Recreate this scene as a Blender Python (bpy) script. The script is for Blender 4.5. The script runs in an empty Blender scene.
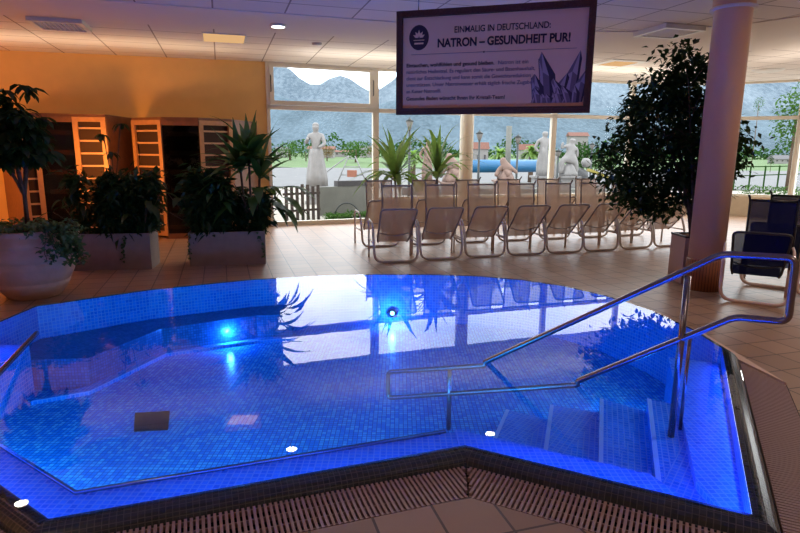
import bpy, math, random
from mathutils import Vector, Matrix
from mathutils.geometry import tessellate_polygon
random.seed(7)
C = bpy.context.scene.collection
V = Vector
PI = math.pi

# ------------------------------------------------------------------ camera
F, PIT, ROL, EYE = 580.0, math.radians(11.3), math.radians(0.4), 1.65
cP, sP, cR, sR = math.cos(PIT), math.sin(PIT), math.cos(ROL), math.sin(ROL)
UP0, FWD = V((0, sP, cP)), V((0, cP, -sP))
RIGHT = V((1, 0, 0)) * cR + UP0 * sR
UPV = V((1, 0, 0)) * -sR + UP0 * cR
cam = bpy.data.objects.new('camera', bpy.data.cameras.new('camera'))
C.objects.link(cam)
m = Matrix((RIGHT, UPV, -FWD)).transposed().to_4x4()
m.translation = (0, 0, EYE)
cam.matrix_world = m
cam.data.sensor_width = 36
cam.data.lens = F / 800 * 36
cam.data.clip_end = 5000
bpy.context.scene.camera = cam


def ray(x, y):
    return RIGHT * ((x - 400) / F) + UPV * (-(y - 266.5) / F) + FWD


def gp(x, y, z=0.0):
    """a spot of the photograph on the level z"""
    r = ray(x, y)
    return V((0, 0, EYE)) + r * ((z - EYE) / r.z)


def at(x, y, Y):
    """a spot of the photograph at the distance Y"""
    r = ray(x, y)
    return V((0, 0, EYE)) + r * (Y / r.y)


# ------------------------------------------------------------------ materials
def srgb(r, g, b):
    f = lambda c: ((c / 255 + .055) / 1.055) ** 2.4 if c > 10 else c / 255 / 12.92
    return (f(r), f(g), f(b), 1)


MATS = {}


def newmat(name):
    mt = bpy.data.materials.new(name)
    mt.use_nodes = True
    mt.node_tree.nodes.clear()
    MATS[name] = mt
    nt = mt.node_tree
    out = nt.nodes.new('ShaderNodeOutputMaterial')
    return mt, nt, out


def node(nt, typ, **kw):
    n = nt.nodes.new(typ)
    for k, v in kw.items():
        if k.startswith('_'):
            setattr(n, k[1:], v)
        else:
            n.inputs[k.replace('_', ' ')].default_value = v
    return n


def pbr(name, col, rough=.6, metal=0, noise=0, nscale=8, bump=0, bscale=60, spec=.5, col2=None, sub=0):
    mt, nt, out = newmat(name)
    p = node(nt, 'ShaderNodeBsdfPrincipled')
    p.inputs['Base Color'].default_value = col
    p.inputs['Roughness'].default_value = rough
    p.inputs['Metallic'].default_value = metal
    p.inputs['Specular IOR Level'].default_value = spec
    tc = node(nt, 'ShaderNodeTexCoord')
    if noise or col2:
        n = node(nt, 'ShaderNodeTexNoise', Scale=nscale, Detail=5.0)
        if sub:
            mq = node(nt, 'ShaderNodeMapping')
            mq.inputs['Scale'].default_value = (1, sub, 1)
            nt.links.new(tc.outputs['Object'], mq.inputs[0])
            nt.links.new(mq.outputs[0], n.inputs['Vector'])
        else:
            nt.links.new(tc.outputs['Object'], n.inputs['Vector'])
        mx = node(nt, 'ShaderNodeMix', _data_type='RGBA')
        c2 = col2 or tuple(c * (1 - noise) for c in col[:3]) + (1,)
        mx.inputs[6].default_value = col
        mx.inputs[7].default_value = c2
        rp = node(nt, 'ShaderNodeMapRange')
        rp.inputs[1].default_value = .35
        rp.inputs[2].default_value = .65
        nt.links.new(n.outputs['Fac'], rp.inputs[0])
        fac = rp.outputs[0]
        if sub:
            n3 = node(nt, 'ShaderNodeTexNoise', Scale=nscale * .07, Detail=3.0)
            nt.links.new(mq.outputs[0], n3.inputs['Vector'])
            r3 = node(nt, 'ShaderNodeMapRange')
            r3.inputs[1].default_value = .38
            r3.inputs[2].default_value = .62
            ml = node(nt, 'ShaderNodeMath', _operation='MULTIPLY_ADD')
            nt.links.new(n3.outputs['Fac'], r3.inputs[0])
            nt.links.new(rp.outputs[0], ml.inputs[0])
            ml.inputs[1].default_value = .55
            m4 = node(nt, 'ShaderNodeMath', _operation='MULTIPLY')
            nt.links.new(r3.outputs[0], m4.inputs[0])
            m4.inputs[1].default_value = .45
            nt.links.new(m4.outputs[0], ml.inputs[2])
            fac = ml.outputs[0]
        nt.links.new(fac, mx.inputs[0])
        nt.links.new(mx.outputs[2], p.inputs['Base Color'])
    if bump:
        n2 = node(nt, 'ShaderNodeTexNoise', Scale=bscale, Detail=4.0)
        nt.links.new(tc.outputs['Object'], n2.inputs['Vector'])
        b = node(nt, 'ShaderNodeBump', Strength=bump, Distance=.01)
        nt.links.new(n2.outputs['Fac'], b.inputs['Height'])
        nt.links.new(b.outputs[0], p.inputs['Normal'])
    nt.links.new(p.outputs[0], out.inputs[0])
    return mt


def tiles(name, c1, c2, mortar, w, h, mw, rough=.4, rot=0, offset=0, bump=.3, spec=.5, vary=0):
    """tiles laid on the metre-scaled UVs"""
    mt, nt, out = newmat(name)
    p = node(nt, 'ShaderNodeBsdfPrincipled', Roughness=rough)
    p.inputs['Specular IOR Level'].default_value = spec
    tc = node(nt, 'ShaderNodeTexCoord')
    mp = node(nt, 'ShaderNodeMapping')
    mp.inputs['Rotation'].default_value = (0, 0, rot)
    b = node(nt, 'ShaderNodeTexBrick', _offset=offset, _squash=1.0)
    b.inputs['Color1'].default_value = c1
    b.inputs['Color2'].default_value = c2
    b.inputs['Mortar'].default_value = mortar
    b.inputs['Scale'].default_value = 1
    b.inputs['Mortar Size'].default_value = mw
    b.inputs['Mortar Smooth'].default_value = .1
    b.inputs['Bias'].default_value = vary
    b.inputs['Brick Width'].default_value = w
    b.inputs['Row Height'].default_value = h
    nt.links.new(tc.outputs['UV'], mp.inputs[0])
    nt.links.new(mp.outputs[0], b.inputs['Vector'])
    nt.links.new(b.outputs['Color'], p.inputs['Base Color'])
    if bump:
        bp = node(nt, 'ShaderNodeBump', Strength=bump, Distance=.004)
        bp.invert = True
        nt.links.new(b.outputs['Fac'], bp.inputs['Height'])
        nt.links.new(bp.outputs[0], p.inputs['Normal'])
    nt.links.new(p.outputs[0], out.inputs[0])
    return mt


def thin(name, col, trans, transl=.3, tcol=(1, 1, 1, 1), rough=.5):
    """thin see-through cloth: holes + cloth"""
    mt, nt, out = newmat(name)
    d = node(nt, 'ShaderNodeBsdfDiffuse', Color=col)
    t = node(nt, 'ShaderNodeBsdfTranslucent', Color=col)
    m1 = node(nt, 'ShaderNodeMixShader', Fac=transl)
    nt.links.new(d.outputs[0], m1.inputs[1])
    nt.links.new(t.outputs[0], m1.inputs[2])
    last = m1
    if trans:
        tr = node(nt, 'ShaderNodeBsdfTransparent', Color=tcol)
        m2 = node(nt, 'ShaderNodeMixShader', Fac=trans)
        nt.links.new(m1.outputs[0], m2.inputs[1])
        nt.links.new(tr.outputs[0], m2.inputs[2])
        last = m2
    nt.links.new(last.outputs[0], out.inputs[0])
    return mt


def leafmat(name, c1, c2, gloss=.08, tl=.35):
    mt, nt, out = newmat(name)
    tc = node(nt, 'ShaderNodeTexCoord')
    n = node(nt, 'ShaderNodeTexNoise', Scale=9.0, Detail=2.0)
    nt.links.new(tc.outputs['Object'], n.inputs['Vector'])
    mx = node(nt, 'ShaderNodeMix', _data_type='RGBA')
    mx.inputs[6].default_value = c1
    mx.inputs[7].default_value = c2
    nt.links.new(n.outputs['Fac'], mx.inputs[0])
    d = node(nt, 'ShaderNodeBsdfDiffuse')
    t = node(nt, 'ShaderNodeBsdfTranslucent')
    g = node(nt, 'ShaderNodeBsdfGlossy', Roughness=.35)
    m1 = node(nt, 'ShaderNodeMixShader', Fac=tl)
    m2 = node(nt, 'ShaderNodeMixShader', Fac=gloss)
    nt.links.new(mx.outputs[2], d.inputs[0])
    nt.links.new(mx.outputs[2], t.inputs[0])
    nt.links.new(d.outputs[0], m1.inputs[1])
    nt.links.new(t.outputs[0], m1.inputs[2])
    nt.links.new(m1.outputs[0], m2.inputs[1])
    nt.links.new(g.outputs[0], m2.inputs[2])
    nt.links.new(m2.outputs[0], out.inputs[0])
    return mt


def emit(name, col, s):
    mt, nt, out = newmat(name)
    e = node(nt, 'ShaderNodeEmission', Color=col, Strength=s)
    nt.links.new(e.outputs[0], out.inputs[0])
    return mt


def glass(name, tint, ior, bump=0, refl=1.0):
    """thin pane or still water: clear body, mirror by Fresnel"""
    mt, nt, out = newmat(name)
    t = node(nt, 'ShaderNodeBsdfTransparent', Color=tint)
    g = node(nt, 'ShaderNodeBsdfGlossy', Roughness=0.0)
    f = node(nt, 'ShaderNodeFresnel', IOR=ior)
    mx = node(nt, 'ShaderNodeMixShader')
    nt.links.new(f.outputs[0], mx.inputs[0])
    nt.links.new(t.outputs[0], mx.inputs[1])
    nt.links.new(g.outputs[0], mx.inputs[2])
    if bump:
        tc = node(nt, 'ShaderNodeTexCoord')
        n = node(nt, 'ShaderNodeTexNoise', Scale=2.2, Detail=2.0)
        nt.links.new(tc.outputs['Object'], n.inputs['Vector'])
        b = node(nt, 'ShaderNodeBump', Strength=bump, Distance=.01)
        nt.links.new(n.outputs['Fac'], b.inputs['Height'])
        nt.links.new(b.outputs[0], g.inputs['Normal'])
    nt.links.new(mx.outputs[0], out.inputs[0])
    return mt


# walls, floor, ceiling
deck = tiles('deck_tile', srgb(176, 140, 112), srgb(160, 126, 100), srgb(92, 70, 54), .3, .3, .007, rough=.38, rot=math.radians(-17), bump=.2)
yellow = pbr('yellow_plaster', srgb(232, 188, 116), .8, noise=.06, nscale=3)
cream = pbr('cream_paint', srgb(226, 216, 194), .5, noise=.04)
parapetm = pbr('sandstone_panel', srgb(205, 186, 155), .7, noise=.08)
ceil_t = tiles('ceiling_panel', srgb(236, 228, 220), srgb(230, 222, 214), srgb(160, 148, 140), .95, .62, .012, rough=.9, rot=math.radians(-17), bump=.3, spec=.1)
ceil_p = pbr('ceiling_plaster', srgb(234, 226, 218), .9, spec=.1)
deckwarm = pbr('sand_coping', srgb(226, 192, 164), .5)
# pool
mos = tiles('blue_mosaic', (.03, .34, .80, 1), (.22, .85, .97, 1), (.03, .12, .42, 1), .038, .038, .0035, rough=.25, bump=.3, vary=-.25)
mosw = tiles('blue_mosaic_wall', (.04, .24, .70, 1), (.10, .38, .84, 1), (.30, .5, .8, 1), .038, .038, .004, rough=.25, bump=.3)
mosb = tiles('bench_mosaic', (.03, .12, .3, 1), (.06, .2, .42, 1), (.05, .1, .2, 1), .03, .03, .0025, rough=.25, bump=.2)
mosl = tiles('rim_mosaic', (.02, .026, .032, 1), (.042, .046, .052, 1), (.10, .095, .095, 1), .03, .03, .002, rough=.22, bump=.5)
nosing = pbr('nosing_tile', (.6, .7, .8, 1), .4)
water = glass('water', (.74, .92, 1, 1), 1.31, bump=.03)
gratem = pbr('grating_plastic', srgb(170, 138, 128), .5)
darkm = pbr('dark_channel', (.01, .01, .012, 1), .9)
steel = pbr('brushed_steel', (.30, .265, .27, 1), .25, metal=1, bump=.05, bscale=200)
# window
alu = pbr('window_frame_paint', srgb(222, 212, 192), .45)
wpane = glass('window_glass', (.95, .97, .97, 1), 1.12)
black = pbr('black_plastic', (.015, .015, .017, 1), .4)
# furniture
ftan = pbr('grey_aluminium', srgb(140, 126, 122), .35)
flight = pbr('pale_aluminium', srgb(206, 196, 188), .35)
fpink = pbr('white_powder_coat', srgb(226, 196, 180), .4)
mesh_t = thin('tan_textile', srgb(176, 146, 126), .30, .45)
mesh_n = thin('navy_textile', srgb(26, 30, 70), .07, .15)
woodl = pbr('light_pine', srgb(196, 142, 96), .5, noise=.15, nscale=14)
woodd = pbr('brown_wood', srgb(128, 82, 54), .55, noise=.2, nscale=10)
darkglass = pbr('smoked_glass', (.02, .014, .012, 1), .06)
cabglass = glass('cabin_glass', (.45, .36, .3, 1), 1.5)
inner = pbr('cabin_inside', srgb(60, 36, 24), .8)
slatm = pbr('slat_wood', srgb(205, 160, 120), .6)
terra = pbr('terracotta', srgb(196, 152, 130), .75, noise=.18, nscale=5, bump=.25, bscale=25)
stonebox = pbr('grey_stone_planter', srgb(150, 128, 116), .7, noise=.15, nscale=7)
pinkbox = pbr('rose_planter', srgb(190, 150, 132), .5)
soil = pbr('soil', (.02, .013, .008, 1), 1, bump=.5)
bark = pbr('bark', srgb(92, 72, 56), .9, noise=.4, nscale=20)
lf_dark = leafmat('dark_leaf', (.010, .027, .006, 1), (.034, .072, .017, 1), .04, .3)
lf_mid = leafmat('mid_leaf', (.03, .085, .015, 1), (.07, .16, .03, 1), .07)
lf_palm = leafmat('palm_leaf', (.07, .17, .03, 1), (.24, .36, .07, 1), .06, .6)
lf_ivy = leafmat('ivy_leaf', (.03, .08, .02, 1), (.13, .2, .08, 1), .06)
pillarm = pbr('pillar_paint', srgb(228, 178, 142), .45, noise=.05, nscale=2)
clad = tiles('cladding_tile', srgb(160, 96, 62), srgb(144, 84, 54), srgb(80, 46, 30), .055, .5, .004, rough=.5)
lampm = emit('lamp_white', (1, .93, .8, 1), 5)
lampw = emit('lamp_warm', (1, .58, .26, 1), .75)
ledm = emit('pool_led', (.25, .8, 1, 1), 9)
white = pbr('white_enamel', srgb(225, 222, 215), .4)
# sign
signp = pbr('sign_panel', srgb(240, 186, 152), .5)
signf = pbr('sign_frame', srgb(92, 44, 36), .45, noise=.4, nscale=60, bump=.6, bscale=90)
ink = pbr('sign_ink', srgb(52, 26, 50), .6)
inkm = pbr('sign_ink_soft', srgb(110, 76, 108), .6)
greyl = pbr('crystal_light', srgb(176, 146, 150), .6)
greym = pbr('crystal_mid', srgb(118, 92, 104), .6)
greyd = pbr('crystal_dark', srgb(56, 38, 56), .6)
# outside
lawnm = pbr('lawn', (.06, .115, .025, 1), 1, noise=.3, nscale=.6)
gravel = pbr('patio_gravel', (.30, .27, .23, 1), 1, noise=.4, nscale=12)
road = pbr('pale_paving', (.10, .10, .102, 1), .9, noise=.15, nscale=1)
forest = pbr('hazed_conifer_forest', (.012, .034, .050, 1), 1, nscale=.4, col2=(.062, .10, .13, 1), sub=.3)  # bluish distance haze is mixed into the forest colour
rock = pbr('hazed_rocky_ridge', (.035, .06, .085, 1), 1, nscale=.22, col2=(.12, .155, .185, 1), sub=.3)  # rock tones carry painted aerial haze as well
stat = pbr('white_stone', (.2, .19, .185, 1), .8, noise=.15, nscale=6)
statp = pbr('rose_stone', (.2, .13, .105, 1), .8, noise=.2, nscale=6)
rockg = pbr('grey_boulder', (.07, .07, .072, 1), .9, noise=.4, nscale=4)
fencew = pbr('weathered_wood', (.055, .04, .034, 1), .9, noise=.4, nscale=8)
conc = pbr('concrete', (.13, .13, .115, 1), .9, noise=.2, nscale=2)
concd = pbr('dark_coping', (.045, .042, .045, 1), .9)
housew = pbr('house_render', (.18, .17, .16, 1), .9)
roofr = pbr('red_roof', (.12, .05, .035, 1), .9)
roofg = pbr('grey_roof', (.09, .085, .09, 1), .9)
bluec = pbr('blue_cover', (.01, .1, .22, 1), .5)
postm = pbr('lamp_post_paint', (.015, .02, .02, 1), .5)
railw = pbr('white_rail', (.16, .16, .16, 1), .5)
orangem = pbr('orange_plastic', (.2, .07, .04, 1), .6)
treem = leafmat('tree_leaf', (.03, .085, .02, 1), (.075, .14, .03, 1), 0)
autm = leafmat('autumn_leaf', (.09, .07, .015, 1), (.16, .1, .03, 1), 0)
hedgem = leafmat('hedge_leaf', (.015, .05, .012, 1), (.04, .09, .02, 1), 0)
yellowp = pbr('yellow_plastic', (.2, .16, .02, 1), .6)


# ------------------------------------------------------------------ mesh builder
class MB:
    def __init__(s):
        s.v, s.f, s.sm = [], [], []

    def add(s, vs, fs, smooth=False):
        o = len(s.v)
        s.v += [V(p) for p in vs]
        s.f += [tuple(i + o for i in f) for f in fs]
        s.sm += [smooth] * len(fs)
        return s

    def box(s, c, d, rz=0, rx=0, ry=0):
        R = Matrix.Rotation(rz, 3, 'Z') @ Matrix.Rotation(ry, 3, 'Y') @ Matrix.Rotation(rx, 3, 'X')
        vs = [V(c) + R @ V((x * d[0] / 2, y * d[1] / 2, z * d[2] / 2)) for x in (-1, 1) for y in (-1, 1) for z in (-1, 1)]
        return s.add(vs, [(0, 1, 3, 2), (4, 6, 7, 5), (0, 4, 5, 1), (2, 3, 7, 6), (0, 2, 6, 4), (1, 5, 7, 3)])

    def slab(s, a, b, t, z0, z1):
        """upright slab from a to b in plan, t thick"""
        a, b = V(a[:2]), V(b[:2])
        d = (b - a)
        n = V((-d.y, d.x)).normalized() * t / 2
        pl = [a - n, b - n, b + n, a + n]
        return s.prism(pl, z0, z1)

    def prism(s, pl, z0, z1):
        n = len(pl)
        ar = sum(pl[i][0] * pl[(i + 1) % n][1] - pl[(i + 1) % n][0] * pl[i][1] for i in range(n))
        if ar < 0:
            pl = pl[::-1]
        lo = [V((p[0], p[1], z0)) for p in pl]
        hi = [V((p[0], p[1], z1)) for p in pl]
        tri = tessellate_polygon([hi])
        fs = []
        for t in tri:
            nn = (hi[t[1]] - hi[t[0]]).cross(hi[t[2]] - hi[t[0]])
            t = t if nn.z > 0 else t[::-1]
            fs.append(tuple(i + n for i in t))
            fs.append(tuple(t[::-1]))
        fs += [(i, (i + 1) % n, (i + 1) % n + n, i + n) for i in range(n)]
        return s.add(lo + hi, fs)

    def tube(s, pts, r, n=8, closed=False, caps=True):
        pts = [V(p) for p in pts]
        k = len(pts)
        rr = r if isinstance(r, (list, tuple)) else [r] * k
        vs, fs = [], []
        prev = None
        for i, p in enumerate(pts):
            if closed:
                t = (pts[(i + 1) % k] - pts[i - 1])
            else:
                t = pts[min(i + 1, k - 1)] - pts[max(i - 1, 0)]
            t = t.normalized()
            if prev is None:
                a = V((0, 0, 1)) if abs(t.z) < .9 else V((1, 0, 0))
                u = t.cross(a).normalized()
            else:
                u = (prev - t * prev.dot(t))
                u = u.normalized() if u.length > 1e-6 else t.orthogonal().normalized()
            prev = u
            w = t.cross(u)
            for j in range(n):
                an = 2 * PI * j / n
                vs.append(p + (u * math.cos(an) + w * math.sin(an)) * rr[i])
        for i in range(k if closed else k - 1):
            for j in range(n):
                a, b = i * n + j, i * n + (j + 1) % n
                c, d = ((i + 1) % k) * n + (j + 1) % n, ((i + 1) % k) * n + j
                fs.append((a, b, c, d))
        if caps and not closed:
            fs.append(tuple(range(n - 1, -1, -1)))
            fs.append(tuple(range((k - 1) * n, k * n)))
        return s.add(vs, fs, True)

    def lathe(s, prof, c=(0, 0, 0), n=32, fold=0, nf=12, sx=1, sy=1):
        vs, fs = [], []
        for (r, z) in prof:
            for j in range(n):
                a = 2 * PI * j / n
                q = r * (1 + fold * math.sin(nf * a + z * 2))
                vs.append((c[0] + q * math.cos(a) * sx, c[1] + q * math.sin(a) * sy, c[2] + z))
        for i in range(len(prof) - 1):
            for j in range(n):
                fs.append((i * n + j, i * n + (j + 1) % n, (i + 1) * n + (j + 1) % n, (i + 1) * n + j))
        fs.append(tuple(range(n - 1, -1, -1)))
        fs.append(tuple(range((len(prof) - 1) * n, len(prof) * n)))
        return s.add(vs, fs, True)

    def disc(s, c, r, h=.01, n=24):
        return s.lathe([(r, 0), (r, h)], c, n)

    def leaf(s, base, d, up, L, W, droop=.3, seg=4, shape=.45, fold=.15):
        """one bent leaf blade"""
        d = V(d).normalized()
        side = d.cross(V(up))
        side = side.normalized() if side.length > 1e-3 else V((1, 0, 0))
        nrm = side.cross(d)
        vs, fs = [], []
        p = V(base)
        for i in range(seg + 1):
            t = i / seg
            w = W * .5 * (math.sin(PI * min(1, t ** (math.log(.5) / math.log(shape)))) if 0 < t < 1 else .04)
            vs += [p - side * w + nrm * w * fold, p, p + side * w + nrm * w * fold]
            d2 = (d + V((0, 0, -droop * (t + .3)))).normalized()
            p = p + d2 * (L / seg)
            d = (d + V((0, 0, -droop / seg))).normalized()
            nrm = side.cross(d)
        for i in range(seg):
            a = i * 3
            fs += [(a, a + 1, a + 4, a + 3), (a + 1, a + 2, a + 5, a + 4)]
        return s.add(vs, fs, True)

    def small(s, p, L, W, out=None):
        """small pointed leaf, turned at random"""
        d = V((random.gauss(0, 1), random.gauss(0, 1), random.gauss(-.3, .7)))
        if out is not None:
            d += V(out) * 1.2
        d.normalize()
        side = d.cross(V((random.gauss(0, .4), random.gauss(0, .4), 1))).normalized()
        n = side.cross(d)
        p = V(p)
        m_ = p + d * L * .45 - n * L * .04
        s.add([p, m_ - side * W / 2 + n * W * .15, m_, m_ + side * W / 2 + n * W * .15, p + d * L - V((0, 0, L * .15))],
              [(0, 2, 1), (0, 3, 2), (1, 2, 4), (2, 3, 4)])

    def make(s, name, mat, parent=None, loc=None, edge=False):
        me = bpy.data.meshes.new(name)
        me.from_pydata([tuple(p) for p in s.v], [], s.f)
        me.update()
        uv = me.uv_layers.new(name='UVMap')
        for pl in me.polygons:
            n = pl.normal
            if edge and n.z > .2:
                vv = [me.vertices[k].co for k in pl.vertices]
                es = [vv[k] - vv[k - 1] for k in range(len(vv))]
                tu = max(es, key=lambda q: q.length).normalized()
                if tu.x < 0:
                    tu = -tu
                tv = n.cross(tu)
            elif abs(n.z) > .85:
                tu, tv = V((1, 0, 0)), V((0, 1, 0))
            else:
                tu = V((-n.y, n.x, 0)).normalized()
                tv = n.cross(tu)
            for li in pl.loop_indices:
                co = me.vertices[me.loops[li].vertex_index].co
                uv.data[li].uv = (co.dot(tu), co.dot(tv))
        me.polygons.foreach_set('use_smooth', s.sm)
        me.materials.append(mat)
        o = bpy.data.objects.new(name, me)
        C.objects.link(o)
        if parent:
            o.parent = parent
        if loc is not None:
            o.location = loc
        return o


def thing(name, label, cat, loc=(0, 0, 0), rz=0, group=None):
    o = bpy.data.objects.new(name, None)
    C.objects.link(o)
    o.location = loc
    o.rotation_euler = (0, 0, rz)
    o.empty_display_size = .1
    return tag(o, label, cat, group)


def tag(o, label, cat, group=None, kind=None):
    o['label'] = label
    o['category'] = cat
    if group:
        o['group'] = group
    if kind:
        o['kind'] = kind
    return o


def struct(o, label=None):
    o['kind'] = 'structure'
    if label:
        o['label'] = label
    return o


def copy_tree(o, parent=None):
    c = o.copy()
    C.objects.link(c)
    if parent:
        c.parent = parent
    for ch in list(o.children):
        copy_tree(ch, c)
    return c


def round_path(pts, r, k=5, closed=False):
    pts = [V(p) for p in pts]
    n = len(pts)
    out = []
    for i, p in enumerate(pts):
        if not closed and i in (0, n - 1):
            out.append(p)
            continue
        a, b = pts[i - 1], pts[(i + 1) % n]
        da, db = (a - p), (b - p)
        q = min(r, da.length * .48, db.length * .48)
        s0, s1 = p + da.normalized() * q, p + db.normalized() * q
        for j in range(k + 1):
            t = j / k
            out.append(s0 * (1 - t) ** 2 + p * 2 * t * (1 - t) + s1 * t * t)
    return out


# ------------------------------------------------------------------ room shell
FZ = -.05            # floor level; the water stands at 0
CH = 3.5
WP = [V(p) for p in [(-2.93, 13.05), (-.6, 13.98), (1.68, 14.78), (3.98, 15.58), (6.25, 16.28), (8.5, 16.5), (10.3, 15.4), (11.6, 13.3), (12.4, 10.8)]]
YL = V((-10.4, 11.1))
ROOM = [YL] + WP + [V((12.4, -3)), V((-10.4, -3))]

# water edge
A, B, R0 = V((.38, 3.06)), V((1.65, 2.43)), V((2.78, 4.77))
C0, L1, L2, L3, L4 = V((-1.59, 2.36)), V((-3.86, 3.88)), V((-3.86, 5.95)), V((-2.98, 6.72)), V((-1.93, 7.3))
W = [A, B, R0, V((2.78, 5.3)), V((2.66, 5.95)), V((2.4, 6.6)), V((2.02, 7.1)), V((1.57, 7.42)), V((1.05, 7.62)), V((.4, 7.7)),
     V((-.34, 7.68)), V((-1.05, 7.57)), L4, L3, L2, L1, C0]   # counter-clockwise


def offset(pl, d):
    """outward for d > 0 (pl counter-clockwise); d may be a list per edge"""
    n = len(pl)
    dd = d if isinstance(d, list) else [d] * n
    out = []
    for i in range(n):
        a, b, c = pl[i - 1], pl[i], pl[(i + 1) % n]
        e0, e1 = (b - a).normalized(), (c - b).normalized()
        n0, n1 = V((e0.y, -e0.x)), V((e1.y, -e1.x))
        d0, d1 = dd[i - 1], dd[i]
        det = n0.x * n1.y - n0.y * n1.x
        if abs(det) < .05:
            out.append(b + (n0 + n1).normalized() * (d0 + d1) / 2)
        else:
            out.append(b + V(((d0 * n1.y - d1 * n0.y) / det, (n0.x * d1 - n1.x * d0) / det)))
    return out


nW = len(W)
LIPW = .125
GR = [0, 1, 15, 16]
LWS = [LIPW if i in GR else .05 for i in range(nW)]
LO = offset(W, LWS)
# edges                              # edges with a grating: A-B, B-R0, L1-C0, C0-A
GO = offset(W, [LWS[i] + (.28 if i in GR else .075) for i in range(nW)])

# floor with the pool opening
mb = MB()
outer = [V((p.x, p.y, 0)) for p in ROOM]
hole = [V((p.x, p.y, 0)) for p in GO]
allp = outer + hole
fs = []
for t in tessellate_polygon([outer, hole]):
    nn = (allp[t[1]] - allp[t[0]]).cross(allp[t[2]] - allp[t[0]])
    fs.append(tuple(t) if nn.z > 0 else tuple(t[::-1]))
mb.add([V((p.x, p.y, FZ)) for p in allp], fs)
struct(mb.make('floor', deck))

# ceiling
mb = MB().prism([tuple(p) for p in ROOM], CH, CH + .12)
struct(mb.make('ceiling', ceil_t))
band = [(-9.5, 5.8), (-6.5, 6.9), (-3.71, 7.88), (-2.68, 8.22), (-1.41, 8.6), (0, 9.05), (2, 9.55), (3.6, 9.6), (5, 9.0), (6.2, 7.6), (6.9, 5),
        (9.6, 5), (9.3, 8), (8, 10.2), (6.2, 11.4), (4, 11.5), (2, 11.1), (0, 10.46), (-1.64, 9.95), (-3.14, 9.52), (-4.43, 9.08), (-5.66, 8.71), (-7.5, 8.1), (-9.8, 7.3)]
struct(MB().prism(band, CH - .012, CH - .001).make('trim_1', ceil_p), 'smooth plain plaster band curving across the panelled ceiling')

# walls
struct(MB().slab(V((-10.4, 11.17)), V((-2.93, 13.12)), .14, FZ, CH).make('wall_left', yellow))
struct(MB().slab(V((-10.47, -3)), V((-10.47, 11.2)), .14, FZ, CH).make('wall_far_left', yellow))
struct(MB().slab(V((-10.4, -3.07)), V((12.4, -3.07)), .14, FZ, CH).make('wall_back', cream))
struct(MB().slab(V((12.47, -3)), V((12.47, 10.8)), .14, FZ, CH).make('wall_right', cream))
dY = (V((-10.4, 11.1)) - WP[0]).normalized()
struct(MB().slab(WP[0] + dY * .02 + V((.02, -.02)), V((-10.3, 11.02)), .03, FZ, FZ + .09).make('baseboard_left', deckwarm))

# windows
TR = 2.56            # transom height
for i in range(8):
    a, b = WP[i], WP[i + 1]
    d = (b - a).normalized()
    n2 = V((-d.y, d.x))
    sill = FZ if i == 0 else .5
    root = bpy.data.objects.new('window_%d' % (i + 1), None)
    C.objects.link(root)
    root.location = (a.x, a.y, 0)
    struct(root)
    off = V((a.x, a.y))
    mb = MB()
    aa, bb = V((0, 0)), b - a
    f = .07
    mb.slab(aa, aa + d * f, .10, sill, CH)
    mb.slab(bb - d * f, bb, .10, sill, CH)
    mb.slab(aa, bb, .098, sill, sill + (.10 if i == 0 else .05))
    mb.slab(aa, bb, .10, TR - .045, TR + .045)
    mb.slab(aa, bb, .098, CH - .05, CH)
    mb.make('window_frame', alu, root)
    if i in (0,):
        s_ = MB()
        w0, w1 = aa + d * f - n2 * .06, bb - d * f - n2 * .06
        s_.slab(w0, w0 + d * .09, .07, TR + .05, CH - .05)
        s_.slab(w1 - d * .09, w1, .07, TR + .05, CH - .05)
        s_.slab(w0, w1, .068, TR + .05, TR + .14)
        s_.slab(w0, w1, .068, CH - .10, CH - .05)
        sh = s_.make('window_sash', alu, root)
        for q in (w0 - n2 * .05 + d * .02, w1 - n2 * .05 - d * .02):
            MB().tube([(q.x, q.y, 2.88), (q.x - n2.x * .03, q.y - n2.y * .03, 2.9), (q.x - n2.x * .03, q.y - n2.y * .03, 3.2), (q.x, q.y, 3.22)], .012, 6).make('handle', black, sh)
    MB().add([(0, 0, sill), (bb.x, bb.y, sill), (bb.x, bb.y, CH), (0, 0, CH)], [(0, 1, 2, 3)]).make('pane', wpane, root)
    if i > 0:
        struct(MB().slab(a, b, .22, FZ, .5).make('wall_parapet', parapetm), 'low sandstone coloured parapet below the window bays')


# ------------------------------------------------------------------ pillars
def lerp(a, b, t):
    return a + (b - a) * t


pc = gp(709, 292, FZ)
pc = V((pc.x + .02, pc.y + .2))
root = struct(bpy.data.objects.new('pillar', None), 'thick round rose painted pillar with wood coloured foot beside the pool')
C.objects.link(root)
root.location = (pc.x, pc.y, FZ)
MB().lathe([(.205, .38), (.205, CH - FZ - .2), (.225, CH - FZ - .18), (.225, CH - FZ)], n=40).make('shaft', pillarm, root)
MB().lathe([(.25, 0), (.25, .03)], (0, 0, CH - FZ - .22), n=40).make('collar', ceil_p, root)
MB().lathe([(.222, 0), (.222, .38), (.212, .40)], n=40).make('cladding', clad, root)
pc2 = at(465, 196, 14.35)
root = struct(bpy.data.objects.new('pillar', None), 'slim cream round pillar in front of the window wall')
C.objects.link(root)
root.location = (pc2.x, pc2.y, FZ)
MB().lathe([(.165, 0), (.165, CH - FZ)], n=28).make('shaft', cream, root)

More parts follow.
